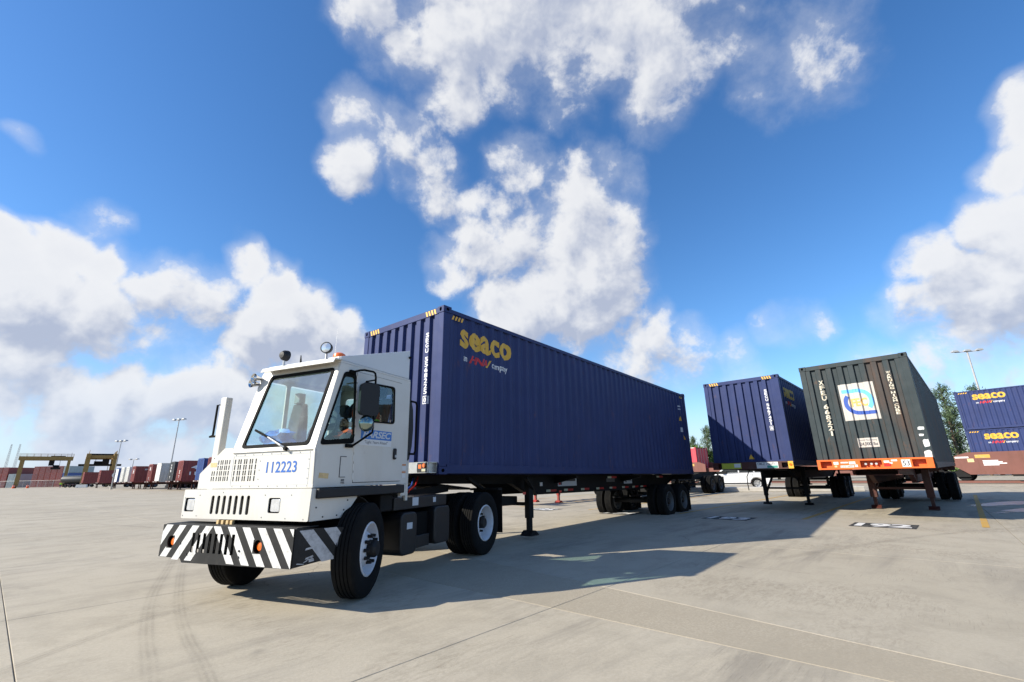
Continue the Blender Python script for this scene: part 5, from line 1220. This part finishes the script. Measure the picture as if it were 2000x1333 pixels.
# ---------------------------------------------------------------- yard lamp masts
def lamp_mast(x, y, h, r, label, heads=3, sz=1.0):
    m_ = empty('lamp_mast', (x, y, 0)); tag(m_, label, 'lamp post', 'yard lamp masts')
    MB().cyl((0, 0, 0), (0, 0, h), r, r*.5, n=10).build('mast', 'pole_grey', m_, smooth=True); MB().cyl((0, 0, 0), (0, 0, .5), r*2, n=10).build('footing', 'kerb_concrete', m_)
    MB().bar((-1.5*sz, .0, h-.1), (1.5*sz, 0, h-.1), .12*sz, .12*sz).build('cross_arm', 'pole_grey', m_)
    for i in range(heads):
        xx = (-1.5+3.0*i/(heads-1))*sz
        MB().prism([(xx-.45*sz, h-.05), (xx+.45*sz, h-.05), (xx+.3*sz, h+.22*sz), (xx-.3*sz, h+.22*sz)], -.3*sz, .3*sz).build('lamp_head', 'galv', m_, .03)
    m_.rotation_euler = (0, 0, R(-20)); return m_
lamp_mast(77.7, 75, 20.0, .22, 'tall grey lamp mast with three heads above the stacked blue containers', 3, 1.1)
lamp_mast(-73.7, 100, 14.3, .16, 'tallest lamp mast rising behind the far container row', 3)
lamp_mast(-80.5, 94.2, 9.4, .12, 'slim lamp mast in front of the white and blue boxes of the far row', 3, .9)
lamp_mast(-131, 160, 8.8, .14, 'small pale lamp mast far behind the white containers', 2, 1.2)
for x, y, h, lb in ((-139.5, 160, 9.2, 'bare far pole left of the small pale lamp mast'), (-205.5, 215, 15, 'thin bare pole right of the near gantry crane')):
    tag(MB().cyl((x, y, 0), (x, y, h), .16, .08, n=8).build('pole', 'pole_grey'), lb, 'pole')
# ---------------------------------------------------------------- gantry cranes and the far stacks
def gantry(loc, yaw, w, dpt, h, label, spread_x, spread_z):
    g = empty('gantry_crane', loc, (0, 0, yaw)); tag(g, label, 'crane', 'yellow gantry cranes')
    for x in (0, w):
        for y in (0, dpt):
            lg = MB().bar((x, y, .9), (x, y, h-1), 1.15, .9).build('leg', 'crane_yellow', g)
            MB().bar((x-.0, y-1.2, .75), (x, y+1.2, .75), .7, .5).build('bogie_beam', 'crane_yellow', lg)
            for dy in (-.9, .9): o = obj('wheel', FARW, lg, smooth=True); o.location = (x, y+dy, .6); o.scale = (1.2, 1.2, 1.2); o.rotation_euler = (0, 0, R(90))
        MB().bar((x, 0, 1.7), (x, dpt, 1.7), .7, .8).build('sill_beam', 'crane_yellow', g); MB().bar((x, 0, h-.9), (x, dpt, h-.9), .7, .8).build('end_beam', 'crane_yellow', g)
    for y in (0, dpt):
        gb = MB().box(-1.0, w+1.0, y-.55, y+.55, h-1.3, h).build('girder', 'crane_yellow', g)
        rl = MB()
        for k in range(9): xx = -1+(w+2)*k/8; rl.cyl((xx, y, h), (xx, y, h+1), .04, n=5)
        rl.cyl((-1, y, h+1), (w+1, y, h+1), .04, n=5); rl.cyl((-1, y, h+.5), (w+1, y, h+.5), .03, n=5); rl.build('handrail', 'crane_yellow', gb)
    tr = MB().box(spread_x-2, spread_x+2, -.3, dpt+.3, h-.1, h+.25).build('trolley', 'chassis_black', g)
    MB().box(spread_x-2.2, spread_x-.7, dpt*.2, dpt*.45, h-3.3, h-1.4).build('operator_cab', 'chassis_black', tr)
    sp = MB().box(spread_x-1.3, spread_x+1.3, -2.0, dpt+2.0, spread_z, spread_z+.6).box(spread_x-.8, spread_x+.8, dpt*.25, dpt*.75, spread_z+.6, spread_z+1.5).build('spreader', 'chassis_black', g)
    for dx in (-.9, .9):
        for dy in (.3, .7): MB().cyl((spread_x+dx, dpt*dy, spread_z+1.0), (spread_x+dx*.8, dpt*dy, h), .05, n=5).build('hoist_rope', 'gasket', sp)
    return g
gantry((-180.3, 170, 0), R(44), 12.6, 6.0, 11.2, 'yellow gantry crane spanning the maroon container stack at far left', 9.3, 6.6)
gantry((-129.2, 150.5, 0), R(133), 14, 6.6, 10.2, 'yellow gantry crane seen end on behind the red row containers', 7, 6.6)
pal = {'r': ('container_red', 'maroon'), 't': ('container_teal', 'pale grey-blue'), 'b': ('container_royal', 'blue')}
FARC = {}
def far_box(paint):
    if paint not in FARC:
        mb = MB().box(0, 12.19, .03, CW-.03, .03, CH-.03)
        for y in (0, CW-.14): mb.box(-.03, .12, y, y+.14, 0, CH)
        mb.box(-.025, .1, 0, CW, 0, .14).box(-.025, .1, 0, CW, CH-.14, CH); me = mb.mesh('far_container'); me.materials.append(MATS[paint])
        rods = MB()
        for y in (.45, .95, 1.5, 2.0): rods.cyl((-.06, y, .1), (-.06, y, CH-.1), .03, n=5)
        rm = rods.mesh('lock_rods'); rm.materials.append(MATS['galv'])
        FARC[paint] = (me, rm)
    return FARC[paint]
def far_cont(x, y, z, yaw, c, label, group):
    p, nm = pal[c]; me, rm = far_box(p)
    r = obj('shipping_container', me); r.location = (x, y, z); r.rotation_euler = (0, 0, yaw); obj('lock_rods', rm, r); tag(r, label, 'container', group); return r
cols = ['rrr', 'rrr', 'rrr', 'rrr', 'rbr', 'tbr']
for i, cstr in enumerate(['rrr', 'rrr', 'rrr', 'rrr', 'rrt', 'rbt']):
    for t in range(3):
        c = cstr[t] if i < 4 else {4: 'rrr', 5: 'rbt'}[i][t]
        far_cont(-208.5+2.62*i, 205, 2.91*t, R(90), c, f'{pal[c][1]} container end in the stack under the gantry crane, {ORD[i]} column, {["bottom", "middle", "top"][t]} tier', 'far container stacks')
for i, cstr in enumerate(['rr', 'rr', 'tt', 'tt']):
    for t in range(2 if i > 1 else 3):
        c = cstr[min(t, 1)]
        far_cont(-228+2.62*i+(0 if i < 2 else .5), 208, 2.91*t, R(90), c, f'{pal[c][1]} container end in the stack at the left picture edge, {ORD[i]} column, {["bottom", "middle", "top"][t]} tier', 'far container stacks')
for k, (x, lb) in enumerate(((-437, 'left one of two lattice masts above the far left stack'), (-429.5, 'right one of two lattice masts above the far left stack'))):
    m_ = empty('lattice_mast', (x, 400, 0)); tag(m_, lb, 'mast', 'lattice masts')
    for dx, dy in ((-.8, -.8), (.8, -.8), (.8, .8), (-.8, .8)): MB().cyl((dx, dy, 0), (dx*.35, dy*.35, 35), .16, .1, n=5).build('mast_leg', 'pole_grey', m_)
    br = MB()
    for j in range(20):
        z_ = j*1.75; a = .8*(1-.65*z_/35); s_ = 1 if j % 2 else -1; br.cyl((-a*s_, -a, z_), (a*s_, -a, z_+1.75), .06, n=4).cyl((-a*s_, a, z_), (a*s_, a, z_+1.75), .06, n=4)
    tag(br.build('mast_bracing', 'pole_grey', m_), kind='stuff')
# fence in front of the stacks
fn = empty('chain_link_fence', (-222, 182, 0)); tag(fn, 'grey chain link fence in front of the far left container stacks', 'fence')
for i in range(22): MB().cyl((i*2.9, 0, 0), (i*2.9, 0, 2.6), .05, n=6).build('fence_post', 'galv', fn)
MB().cyl((0, 0, 2.6), (61, 0, 2.6), .035, n=5).build('top_rail', 'galv', fn)
wm = MB()
for i in range(260):
    x = i*.235; wm.bar((x, .02, .05), (x+.9 if i % 2 else x-.9, .02, 2.55), .035, .012)
tag(wm.build('wire_mesh', 'mesh_fence', fn), kind='stuff')
for x, y, lb in ((-176.5, 166, 'orange and white traffic barrel at the left picture edge'), (-171.5, 166, 'second traffic barrel, right beside the leg of the gantry crane')):
    b = empty('traffic_barrel', (x, y, 0)); tag(b, lb, 'barrel')
    MB().lathe([(0, 0), (.45, 0), (.36, .1), (.34, 1.0), (.1, 1.05), (0, 1.05)], 14, 'z').build('body', 'vest_orange', b); 
    for z_ in (.35, .7): MB().lathe([(.354, z_), (.350, z_+.15)], 14, 'z').build('white_band', 'stripe_white', b)
br = empty('concrete_barrier', (-129.5, 141, 0), (0, 0, R(12))); tag(br, 'short white concrete barrier left of the red row containers', 'barrier')
MB().prism([(-1.4, 0), (1.4, 0), (1.4, .3), (1.3, .9), (-1.3, .9), (-1.4, .3)], -.3, .3).build('block', 'stripe_white', br, .03); MB().box(-1.0, -.6, -.31, .31, .0, .1).build('fork_slot', 'gasket', br)
# tank trailer
tt = empty('tank_trailer', (-151, 157, 0), (0, 0, R(8))); tag(tt, 'grey cylindrical tank trailer between the gantry crane and the red row', 'trailer')
MB().lathe([(0, -.3), (.7, -.15), (1.05, .1), (1.1, .3), (1.1, 10.2), (1.05, 10.4), (.7, 10.65), (0, 10.8)], 24, 'x', (0, 0, 2.55)).build('tank', 'container_slate', tt, smooth=True)
MB().box(1, 9.5, -.5, .5, 1.1, 1.5).build('frame', 'chassis_black', tt); MB().box(0, 10, -.4, .4, 3.6, 3.72).build('walkway', 'steel', tt)
for ax in (7.2, 8.5, 2.0, 3.3):
    for y in (-1.0, 1.0): o = obj('wheel', FARW, tt, smooth=True); o.location = (ax, y, .5)
# worker on foot
wk = empty('person', (-143.6, 149, 0), (0, 0, R(-60))); tag(wk, 'worker in lime safety vest walking below the gantry crane', 'person')
J = {}; E = []
def jw(n, x, y, z, rx, ry=None): J[n] = ((x, y, z), rx, ry or rx)
jw('pelvis', 0, 0, .95, .12, .16); jw('belly', 0, 0, 1.12, .11, .15); jw('chest', 0, 0, 1.34, .12, .18); jw('neck', 0, 0, 1.5, .055); jw('headb', .02, 0, 1.58, .07); jw('headm', .02, 0, 1.66, .09, .08); jw('headt', .01, 0, 1.74, .06)
E += [('pelvis', 'belly'), ('belly', 'chest'), ('chest', 'neck'), ('neck', 'headb'), ('headb', 'headm'), ('headm', 'headt')]
for t, k in (('l', 1), ('r', -1)):
    jw(t+'hip', 0, k*.09, .88, .09); jw(t+'knee', .10*k, k*.10, .50, .065); jw(t+'ankle', .13*k-.06, k*.10, .09, .045); jw(t+'toe', .13*k+.10, k*.11, .04, .035)
    jw(t+'sho', 0, k*.19, 1.43, .07); jw(t+'elb', -.08*k, k*.25, 1.15, .05); jw(t+'wrist', -.02*k+.05, k*.25, .90, .032)
    E += [('pelvis', t+'hip'), (t+'hip', t+'knee'), (t+'knee', t+'ankle'), (t+'ankle', t+'toe'), ('chest', t+'sho'), (t+'sho', t+'elb'), (t+'elb', t+'wrist')]
    hand(J, E, (-.02*k+.05, k*.25, .90), (.1, 0, -1), (1, 0, .1), (0, -k, 0), t)
skin_body('body', J, E, lambda c: 'skin' if c.z > 1.52 or (c.z < .92 and abs(c.y) > .2) else ('vest_lime' if c.z > .98 else 'cloth_blue'), wk)
face(wk, (.02, 0, 1.65), (1, 0, 0), 1.0, 'vest_orange')
# ---------------------------------------------------------------- railway with well cars behind the bays
RY = R(-52); RD = Vector((math.cos(RY), math.sin(RY), 0)); RN = Vector((-math.sin(RY), math.cos(RY), 0)); RP = Vector((34.085, 34.892, 0))
def rail_pt(t, off=0.0): return RP - RD*t + RN*off
def rsheet(name, t0, t1, o0, o1, z, mtl):
    p = [rail_pt(t0, o0), rail_pt(t1, o0), rail_pt(t1, o1), rail_pt(t0, o1)]; o = MB().add([(q.x, q.y, z) for q in p], [(3, 2, 1, 0)]).build(name, mtl, fix=False); tag(o, kind='structure'); return o
mat('ballast', (0.26, 0.24, 0.21), 0.95, var=0.3, vscale=2.0, bump=0.8, bscale=25)
rsheet('track_bed', -40, 120, -.6, 3.0, .004, 'ballast')
for off in (.5, 1.94):
    a, b = rail_pt(-40, off), rail_pt(120, off); o = MB().bar((a.x, a.y, .09), (b.x, b.y, .09), .07, .16).build('rail', 'railcar_brown'); tag(o, kind='structure')
def well_car(t_left, L_, label):
    r = empty('well_car', rail_pt(t_left), (0, 0, RY)); tag(r, label, 'rail car', 'brown well cars'); W = CW
    for y, nm in ((-.14, 0), (W+.02, 1)):
        MB().prism([(-1.0, 1.15), (-1.0, 1.95), (-.25, 2.20), (L_+.25, 2.20), (L_+1.0, 1.95), (L_+1.0, 1.15), (L_+.35, .62), (-.35, .62)], y, y+.12).build('side_sill', 'railcar_brown', r)
    MB().box(0, L_, 0, W, .75, .90).build('well_floor', 'railcar_brown', r)
    for x0, x1 in ((-2.4, -.15), (L_+.15, L_+2.4)):
        MB().box(x0, x1, .25, W-.25, 1.15, 1.55).build('end_platform', 'railcar_brown', r)
    for k, x in enumerate((-1.6, L_+1.6)):
        for dx in (-.85, .85):
            for y in (.5, 1.94): MB().lathe([(0, -.07), (.42, -.07), (.42, .0), (.47, .0), (.47, .06), (0, .06)], 18, 'y', (x+dx, y, .60)).build('wheel', 'chassis_black', r)
        MB().box(x-1.2, x+1.2, .25, .40, .45, .85).box(x-1.2, x+1.2, W-.40, W-.25, .45, .85).build('truck_frame', 'chassis_black', r)
    for x in (-2.2, L_+2.2):
        hr = MB(); 
        for y in (.3, W-.3): hr.cyl((x, y, 1.5), (x, y, 2.6), .03, n=6)
        hr.cyl((x, .3, 2.6), (x, W-.3, 2.6), .03, n=6).cyl((x, .3, 2.1), (x, W-.3, 2.1), .03, n=6).build('end_handrail', 'chassis_orange', r)
    for x0, x1 in ((.15, .95), (4.6, 6.0), (L_-1.2, L_-.3)): MB().box(x0, x1, -.146, -.142, 1.78, 2.02).build('yellow_panel', 'road_yellow', r)
    for i in range(4): MB().box(.5, 1.3+.2*(i % 3), -.146, -.142, 1.55-.10*i, 1.61-.10*i).build('stencil_line', 'stencil_white', r)
    MB().box(-.3, .05, -.146, -.142, 1.5, 1.75).build('yellow_sticker', 'decal_tan', r); MB().box(-.95, -.2, -.146, -.142, 1.80, 1.90).build('stencil_line', 'stencil_white', r)
    MB().box(1.8, 7.2, -.12, -.05, .48, .62).build('under_sill', 'chassis_black', r)
    return r
well_car(0.0, 12.4, 'brown well car carrying the two stacked blue containers at right')
well_car(17.0, 12.3, 'empty brown well car hidden mostly behind the parked trailers')
well_car(34.5, 12.3, 'brown well car carrying the red container seen between the trailers')
for z_, lb in ((3.835, 'upper of two stacked blue containers on the rail car at right'), (.93, 'lower of two stacked blue containers on the rail car at right')):
    p = rail_pt(0.0); r, s_, f_ = container('shipping_container', 'container_blue', (p.x, p.y, z_), RY, 0); tag(r, lb, 'container', 'blue containers')
    seaco_logo(r, s_, .95, 2.15, 1.75, .42); hazard(r, 'x', .22, .75, CH-.215, CH-.135, 4, .008)
p = rail_pt(34.4); r, s_, f_ = container('shipping_container', 'container_bright_red', (p.x, p.y, .93), RY, 0, detail=1); tag(r, 'bright red container on a rail car between the trailers', 'container')
flat_side(r, '77064 8', 10.3, 11.1, 2.2, 2.35); flat_side(r, 'L 05', 10.3, 10.8, 1.95, 2.1); MB().box(.1, CL-.1, .0, .05, CH-.08, CH-.005).build('white_top_band', 'container_white', r)
# kerb island and road in front of the tracks
kb = empty('kerb', (0, 0, 0)); kb['kind'] = 'structure'
ka, kc = Vector((9.0, 31.2, 0)), Vector((20.0, 27.6, 0))
MB().bar((ka.x, ka.y, .13), (kc.x, kc.y, .13), 1.3, .26).build('kerb_block', 'kerb_concrete', kb, .03)
# ---------------------------------------------------------------- white car behind the kerb
def car(loc, yaw, label):
    r = empty('parked_car', loc, (0, 0, yaw)); tag(r, label, 'car')
    Lc, Wc = 4.6, 1.84
    prof = [(.0, .45), (.02, .78), (.12, .90), (1.0, 1.02), (1.25, 1.06), (1.95, 1.60), (2.3, 1.68), (3.6, 1.68), (4.2, 1.55), (4.5, 1.08), (4.6, .95), (4.6, .45)]
    lowr = [(0, .45), (.02, .78), (.12, .90), (1.0, 1.02), (4.5, 1.08), (4.6, .95), (4.6, .45)]
    arch = lambda cx: [(cx+.42*math.cos(R(a)), .36+.42*math.sin(R(a))) for a in range(0, 181, 15)]
    bot = [(4.6, .30), (4.23, .30)]+[p for p in arch(3.75)]+[(3.33, .28), (1.30, .28)]+[p for p in arch(.88)]+[(.46, .30), (.0, .40)]
    mb = MB(); mb.prism(lowr[:-1]+bot, -Wc/2, Wc/2); mb.build('body', 'car_white', r, .05, seg=3)
    MB().prism([(1.22, 1.06), (1.95, 1.60), (2.3, 1.68), (3.6, 1.68), (4.2, 1.55), (4.47, 1.08)], -Wc/2+.12, Wc/2-.12).build('roof', 'car_white', r, .06, seg=3)
    for sg in (-1, 1):
        y = sg*(Wc/2-.118)
        for pl in ([(1.42, 1.10), (1.98, 1.53), (2.62, 1.57), (2.62, 1.11)], [(2.70, 1.11), (2.70, 1.57), (3.48, 1.57), (3.60, 1.12)], [(3.68, 1.12), (3.58, 1.56), (4.08, 1.48), (4.28, 1.12)]):
            MB().prism(pl, y-.004, y+.004).build('side_window', 'car_glass', r)
        for x in (1.28, 2.66, 3.52): MB().box(x-.006, x+.006, sg*(Wc/2)-.003, sg*(Wc/2)+.003, .45, 1.02).build('door_seam', 'gasket', r)
        for x in (2.35, 3.30): MB().box(x, x+.2, sg*(Wc/2)-.02, sg*(Wc/2)+.03, .93, .965).build('door_handle', 'galv', r, .01)
        MB().box(1.0, 3.4, sg*(Wc/2)-.01, sg*(Wc/2)+.012, .34, .42).build('sill_trim', 'black_plastic', r)
        MB().box(1.55, 1.7, sg*(Wc/2), sg*(Wc/2+.18), 1.06, 1.20).build('wing_mirror', 'car_white', r, .03)
        for x in (.88, 3.75):
            w = empty('wheel', (x, sg*(Wc/2-.11), .36), (0, 0, 0 if sg < 0 else math.pi), r)
            MB().lathe([(.22, -.10), (.30, -.11), (.36, -.07), (.36, .09), (.2, .1)], 28).build('tyre', 'rubber', w, smooth=True)
            rm = MB().lathe([(.235, -.10), (.225, -.11), (.21, -.07), (.0, -.02)], 24)
            for i in range(6): t = 2*math.pi*i/6; rm.bar((.05*math.cos(t), -.085, .05*math.sin(t)), (.22*math.cos(t), -.095, .22*math.sin(t)), .05, .03)
            rm.lathe([(0, -.11), (.06, -.10), (.07, -.05)], 14).build('rim', 'alloy', w)
            MB().lathe([(.41, -.04), (.41, .1)], 24).build('wheel_well', 'gasket', w)
    MB().box(.0, .05, -.75, -.45, .70, .86).build('head_lamp', 'lens', r); MB().box(.0, .05, .45, .75, .70, .86).build('head_lamp', 'lens', r); MB().box(4.57, 4.62, -.85, -.62, .8, 1.0).build('tail_lamp', 'red_lens', r); MB().box(4.57, 4.62, .62, .85, .8, 1.0).build('tail_lamp', 'red_lens', r)
    return r
cd_ = Vector((-.9, .43, 0)).normalized(); yaw_c = math.atan2(-cd_.y, -cd_.x)
cp = Vector((17.15, 33.6, 0)) + cd_*3.75 + Vector((.43, .9, 0))*.0
car((cp.x, cp.y, 0), yaw_c, 'white estate car parked beyond the kerb, seen under the parked container')
# ---------------------------------------------------------------- trees
def leaf_cloud(name, pts, size, mtl, rnd_, flat_=.35, up=0.0):
    vs = []; fs = []
    for p, k in pts:
        a = Vector((rnd_.gauss(0, 1), rnd_.gauss(0, 1), rnd_.gauss(0, 1)+up)).normalized(); b = a.cross(Vector((rnd_.gauss(0, 1), rnd_.gauss(0, 1), rnd_.gauss(0, 1)))).normalized()
        s_ = size*k*rnd_.uniform(.6, 1.4); i = len(vs); q = Vector(p)
        vs += [q-a*s_, q+b*s_*flat_, q+a*s_, q-b*s_*flat_]; fs.append((i, i+1, i+2, i+3))
    me = bpy.data.meshes.new(name); me.from_pydata([tuple(v) for v in vs], [], fs); me.materials.append(MATS[mtl]); return me
def make_tree(seed, kind, h):
    rr = random.Random(seed); tr = MB(); pts = []
    if kind == 'pine':
        tr.tube([(0, 0, 0), (.1, 0, h*.35), (-.05, .05, h*.7), (0, 0, h*.98)], [.22, .16, .09, .02], 8)
        n = 52
        for i in range(n):
            z = h*(.10+.86*(i/n)**.9); a = rr.uniform(0, 6.28); ln = (1-z/h)**.65*h*.26*rr.uniform(.55, 1.15)+.3
            e = Vector((math.cos(a)*ln, math.sin(a)*ln, z+ln*.45)); tr.tube([(0, 0, z), tuple(Vector((0, 0, z)).lerp(e, .5)+Vector((0, 0, -.05))), tuple(e)], [.035, .022, .008], 4)
            for j in range(60):
                t = rr.uniform(.2, 1.05); q = Vector((0, 0, z)).lerp(e, t)+Vector((rr.gauss(0, .20), rr.gauss(0, .20), rr.gauss(.05, .24))); pts.append((q, 1.0))
        for j in range(80): pts.append((Vector((rr.gauss(0, .1), rr.gauss(0, .1), h*rr.uniform(.9, 1.03))), .8))
        lm = leaf_cloud('crown', pts, .22, 'pine_leaf', rr, .16, .8)
    else:
        tr.tube([(0, 0, 0), (.05, .05, h*.25), (0, 0, h*.45)], [.2, .15, .09], 8); cl = []
        for i in range(34):
            a = rr.uniform(0, 6.28); z = h*rr.uniform(.15, .95); ra = h*.42*math.sin(math.pi*min(1, (z/h)*.9+.1))**.7*rr.uniform(.3, 1); c = Vector((math.cos(a)*ra, math.sin(a)*ra, z)); cl.append(c)
            tr.tube([(0, 0, h*.3), tuple(Vector((0, 0, h*.3)).lerp(c, .5)), tuple(c)], [.05, .03, .01], 4)
        for c in cl:
            for j in range(95): d = Vector((rr.gauss(0, 1), rr.gauss(0, 1), rr.gauss(0, 1))).normalized()*h*.13*rr.uniform(.4, 1.1); pts.append((c+d, 1.0))
        lm = leaf_cloud('crown', pts, .17, 'bush_leaf', rr, .5)
    tm = tr.mesh('trunk'); tm.materials.append(MATS['bark']); return tm, lm
PROTO = [make_tree(s, k, h) for s, k, h in ((1, 'pine', 11.0), (2, 'pine', 9.5), (3, 'bush', 5.0), (4, 'bush', 5.0))]
def tree(k, x, y, sc_, label, grp_):
    tm, lm = PROTO[k]; r = empty('pine_tree' if k < 2 else 'leafy_tree', (x, y, 0), (0, 0, random.uniform(0, 6.28))); r.scale = (sc_,)*3; obj('trunk', tm, r); obj('crown', lm, r); tag(r, label, 'tree', grp_)
for i, (k, x, y, s_, lb) in enumerate(((0, 59.4, 62.5, 1.10, 'tall feathery pine right behind the dark grey container'), (1, 57.0, 63.5, 1.05, 'second feathery pine, closest to the dark grey container'), (0, 62.8, 61.0, 1.06, 'feathery pine beside the stacked blue containers'), (1, 61.2, 64.0, .95, 'lower pine filling the gap behind the tall feathery one'), (0, 54.0, 66.0, .95, 'pine hidden mostly behind the dark grey container'))): tree(k, x, y, s_, lb, 'pines behind the railway')
for i, (k, x, y, s_, lb) in enumerate(((2, 59.0, 58.6, .75, 'low green bush at the foot of the pines, right of the dark grey container'), (3, 61.6, 57.4, .8, 'low green bush at the foot of the pines near the stacked containers'), (2, 63.6, 60.4, .9, 'rounded bush hidden behind the stacked blue containers'),
    (1, 25.3, 60.5, .72, 'slim feathery pine rising above the bright red container'), (1, 24.2, 62.5, .60, 'shorter pine left of the slim one above the red container'), (2, 26.6, 60.0, .86, 'leafy tree right of the slim pine above the red container'), (3, 23.4, 59.5, .86, 'leafy tree left of the slim pine above the red container'), (3, 29.5, 60.0, .9, 'leafy tree hidden behind the half shaded blue container'), (2, 33.5, 60.0, .9, 'leafy tree farther right behind the blue containers'))): tree(k, x, y, s_, lb, 'trees behind the railway')
for i in range(5): tree(2+i % 2, 37+4.2*i, 61-0.3*i, .9, f'leafy tree behind the railway, {ORD[i]} to the right of the hidden ones', 'trees behind the railway')
# far green belt on the horizon
rr = random.Random(8); pts = []
for i in range(420):
    x = -60+i*.9; y = 190+rr.uniform(-6, 6); hh = rr.uniform(3, 7)
    for j in range(26): pts.append((Vector((x+rr.gauss(0, 1.4), y+rr.gauss(0, 1.2), abs(rr.gauss(hh*.5, hh*.25)))), 1.0))
me = leaf_cloud('tree_belt', pts, .9, 'bush_leaf', rr, .6); tag(obj('tree_belt', me), 'distant belt of green trees on the horizon', 'trees', kind='stuff')
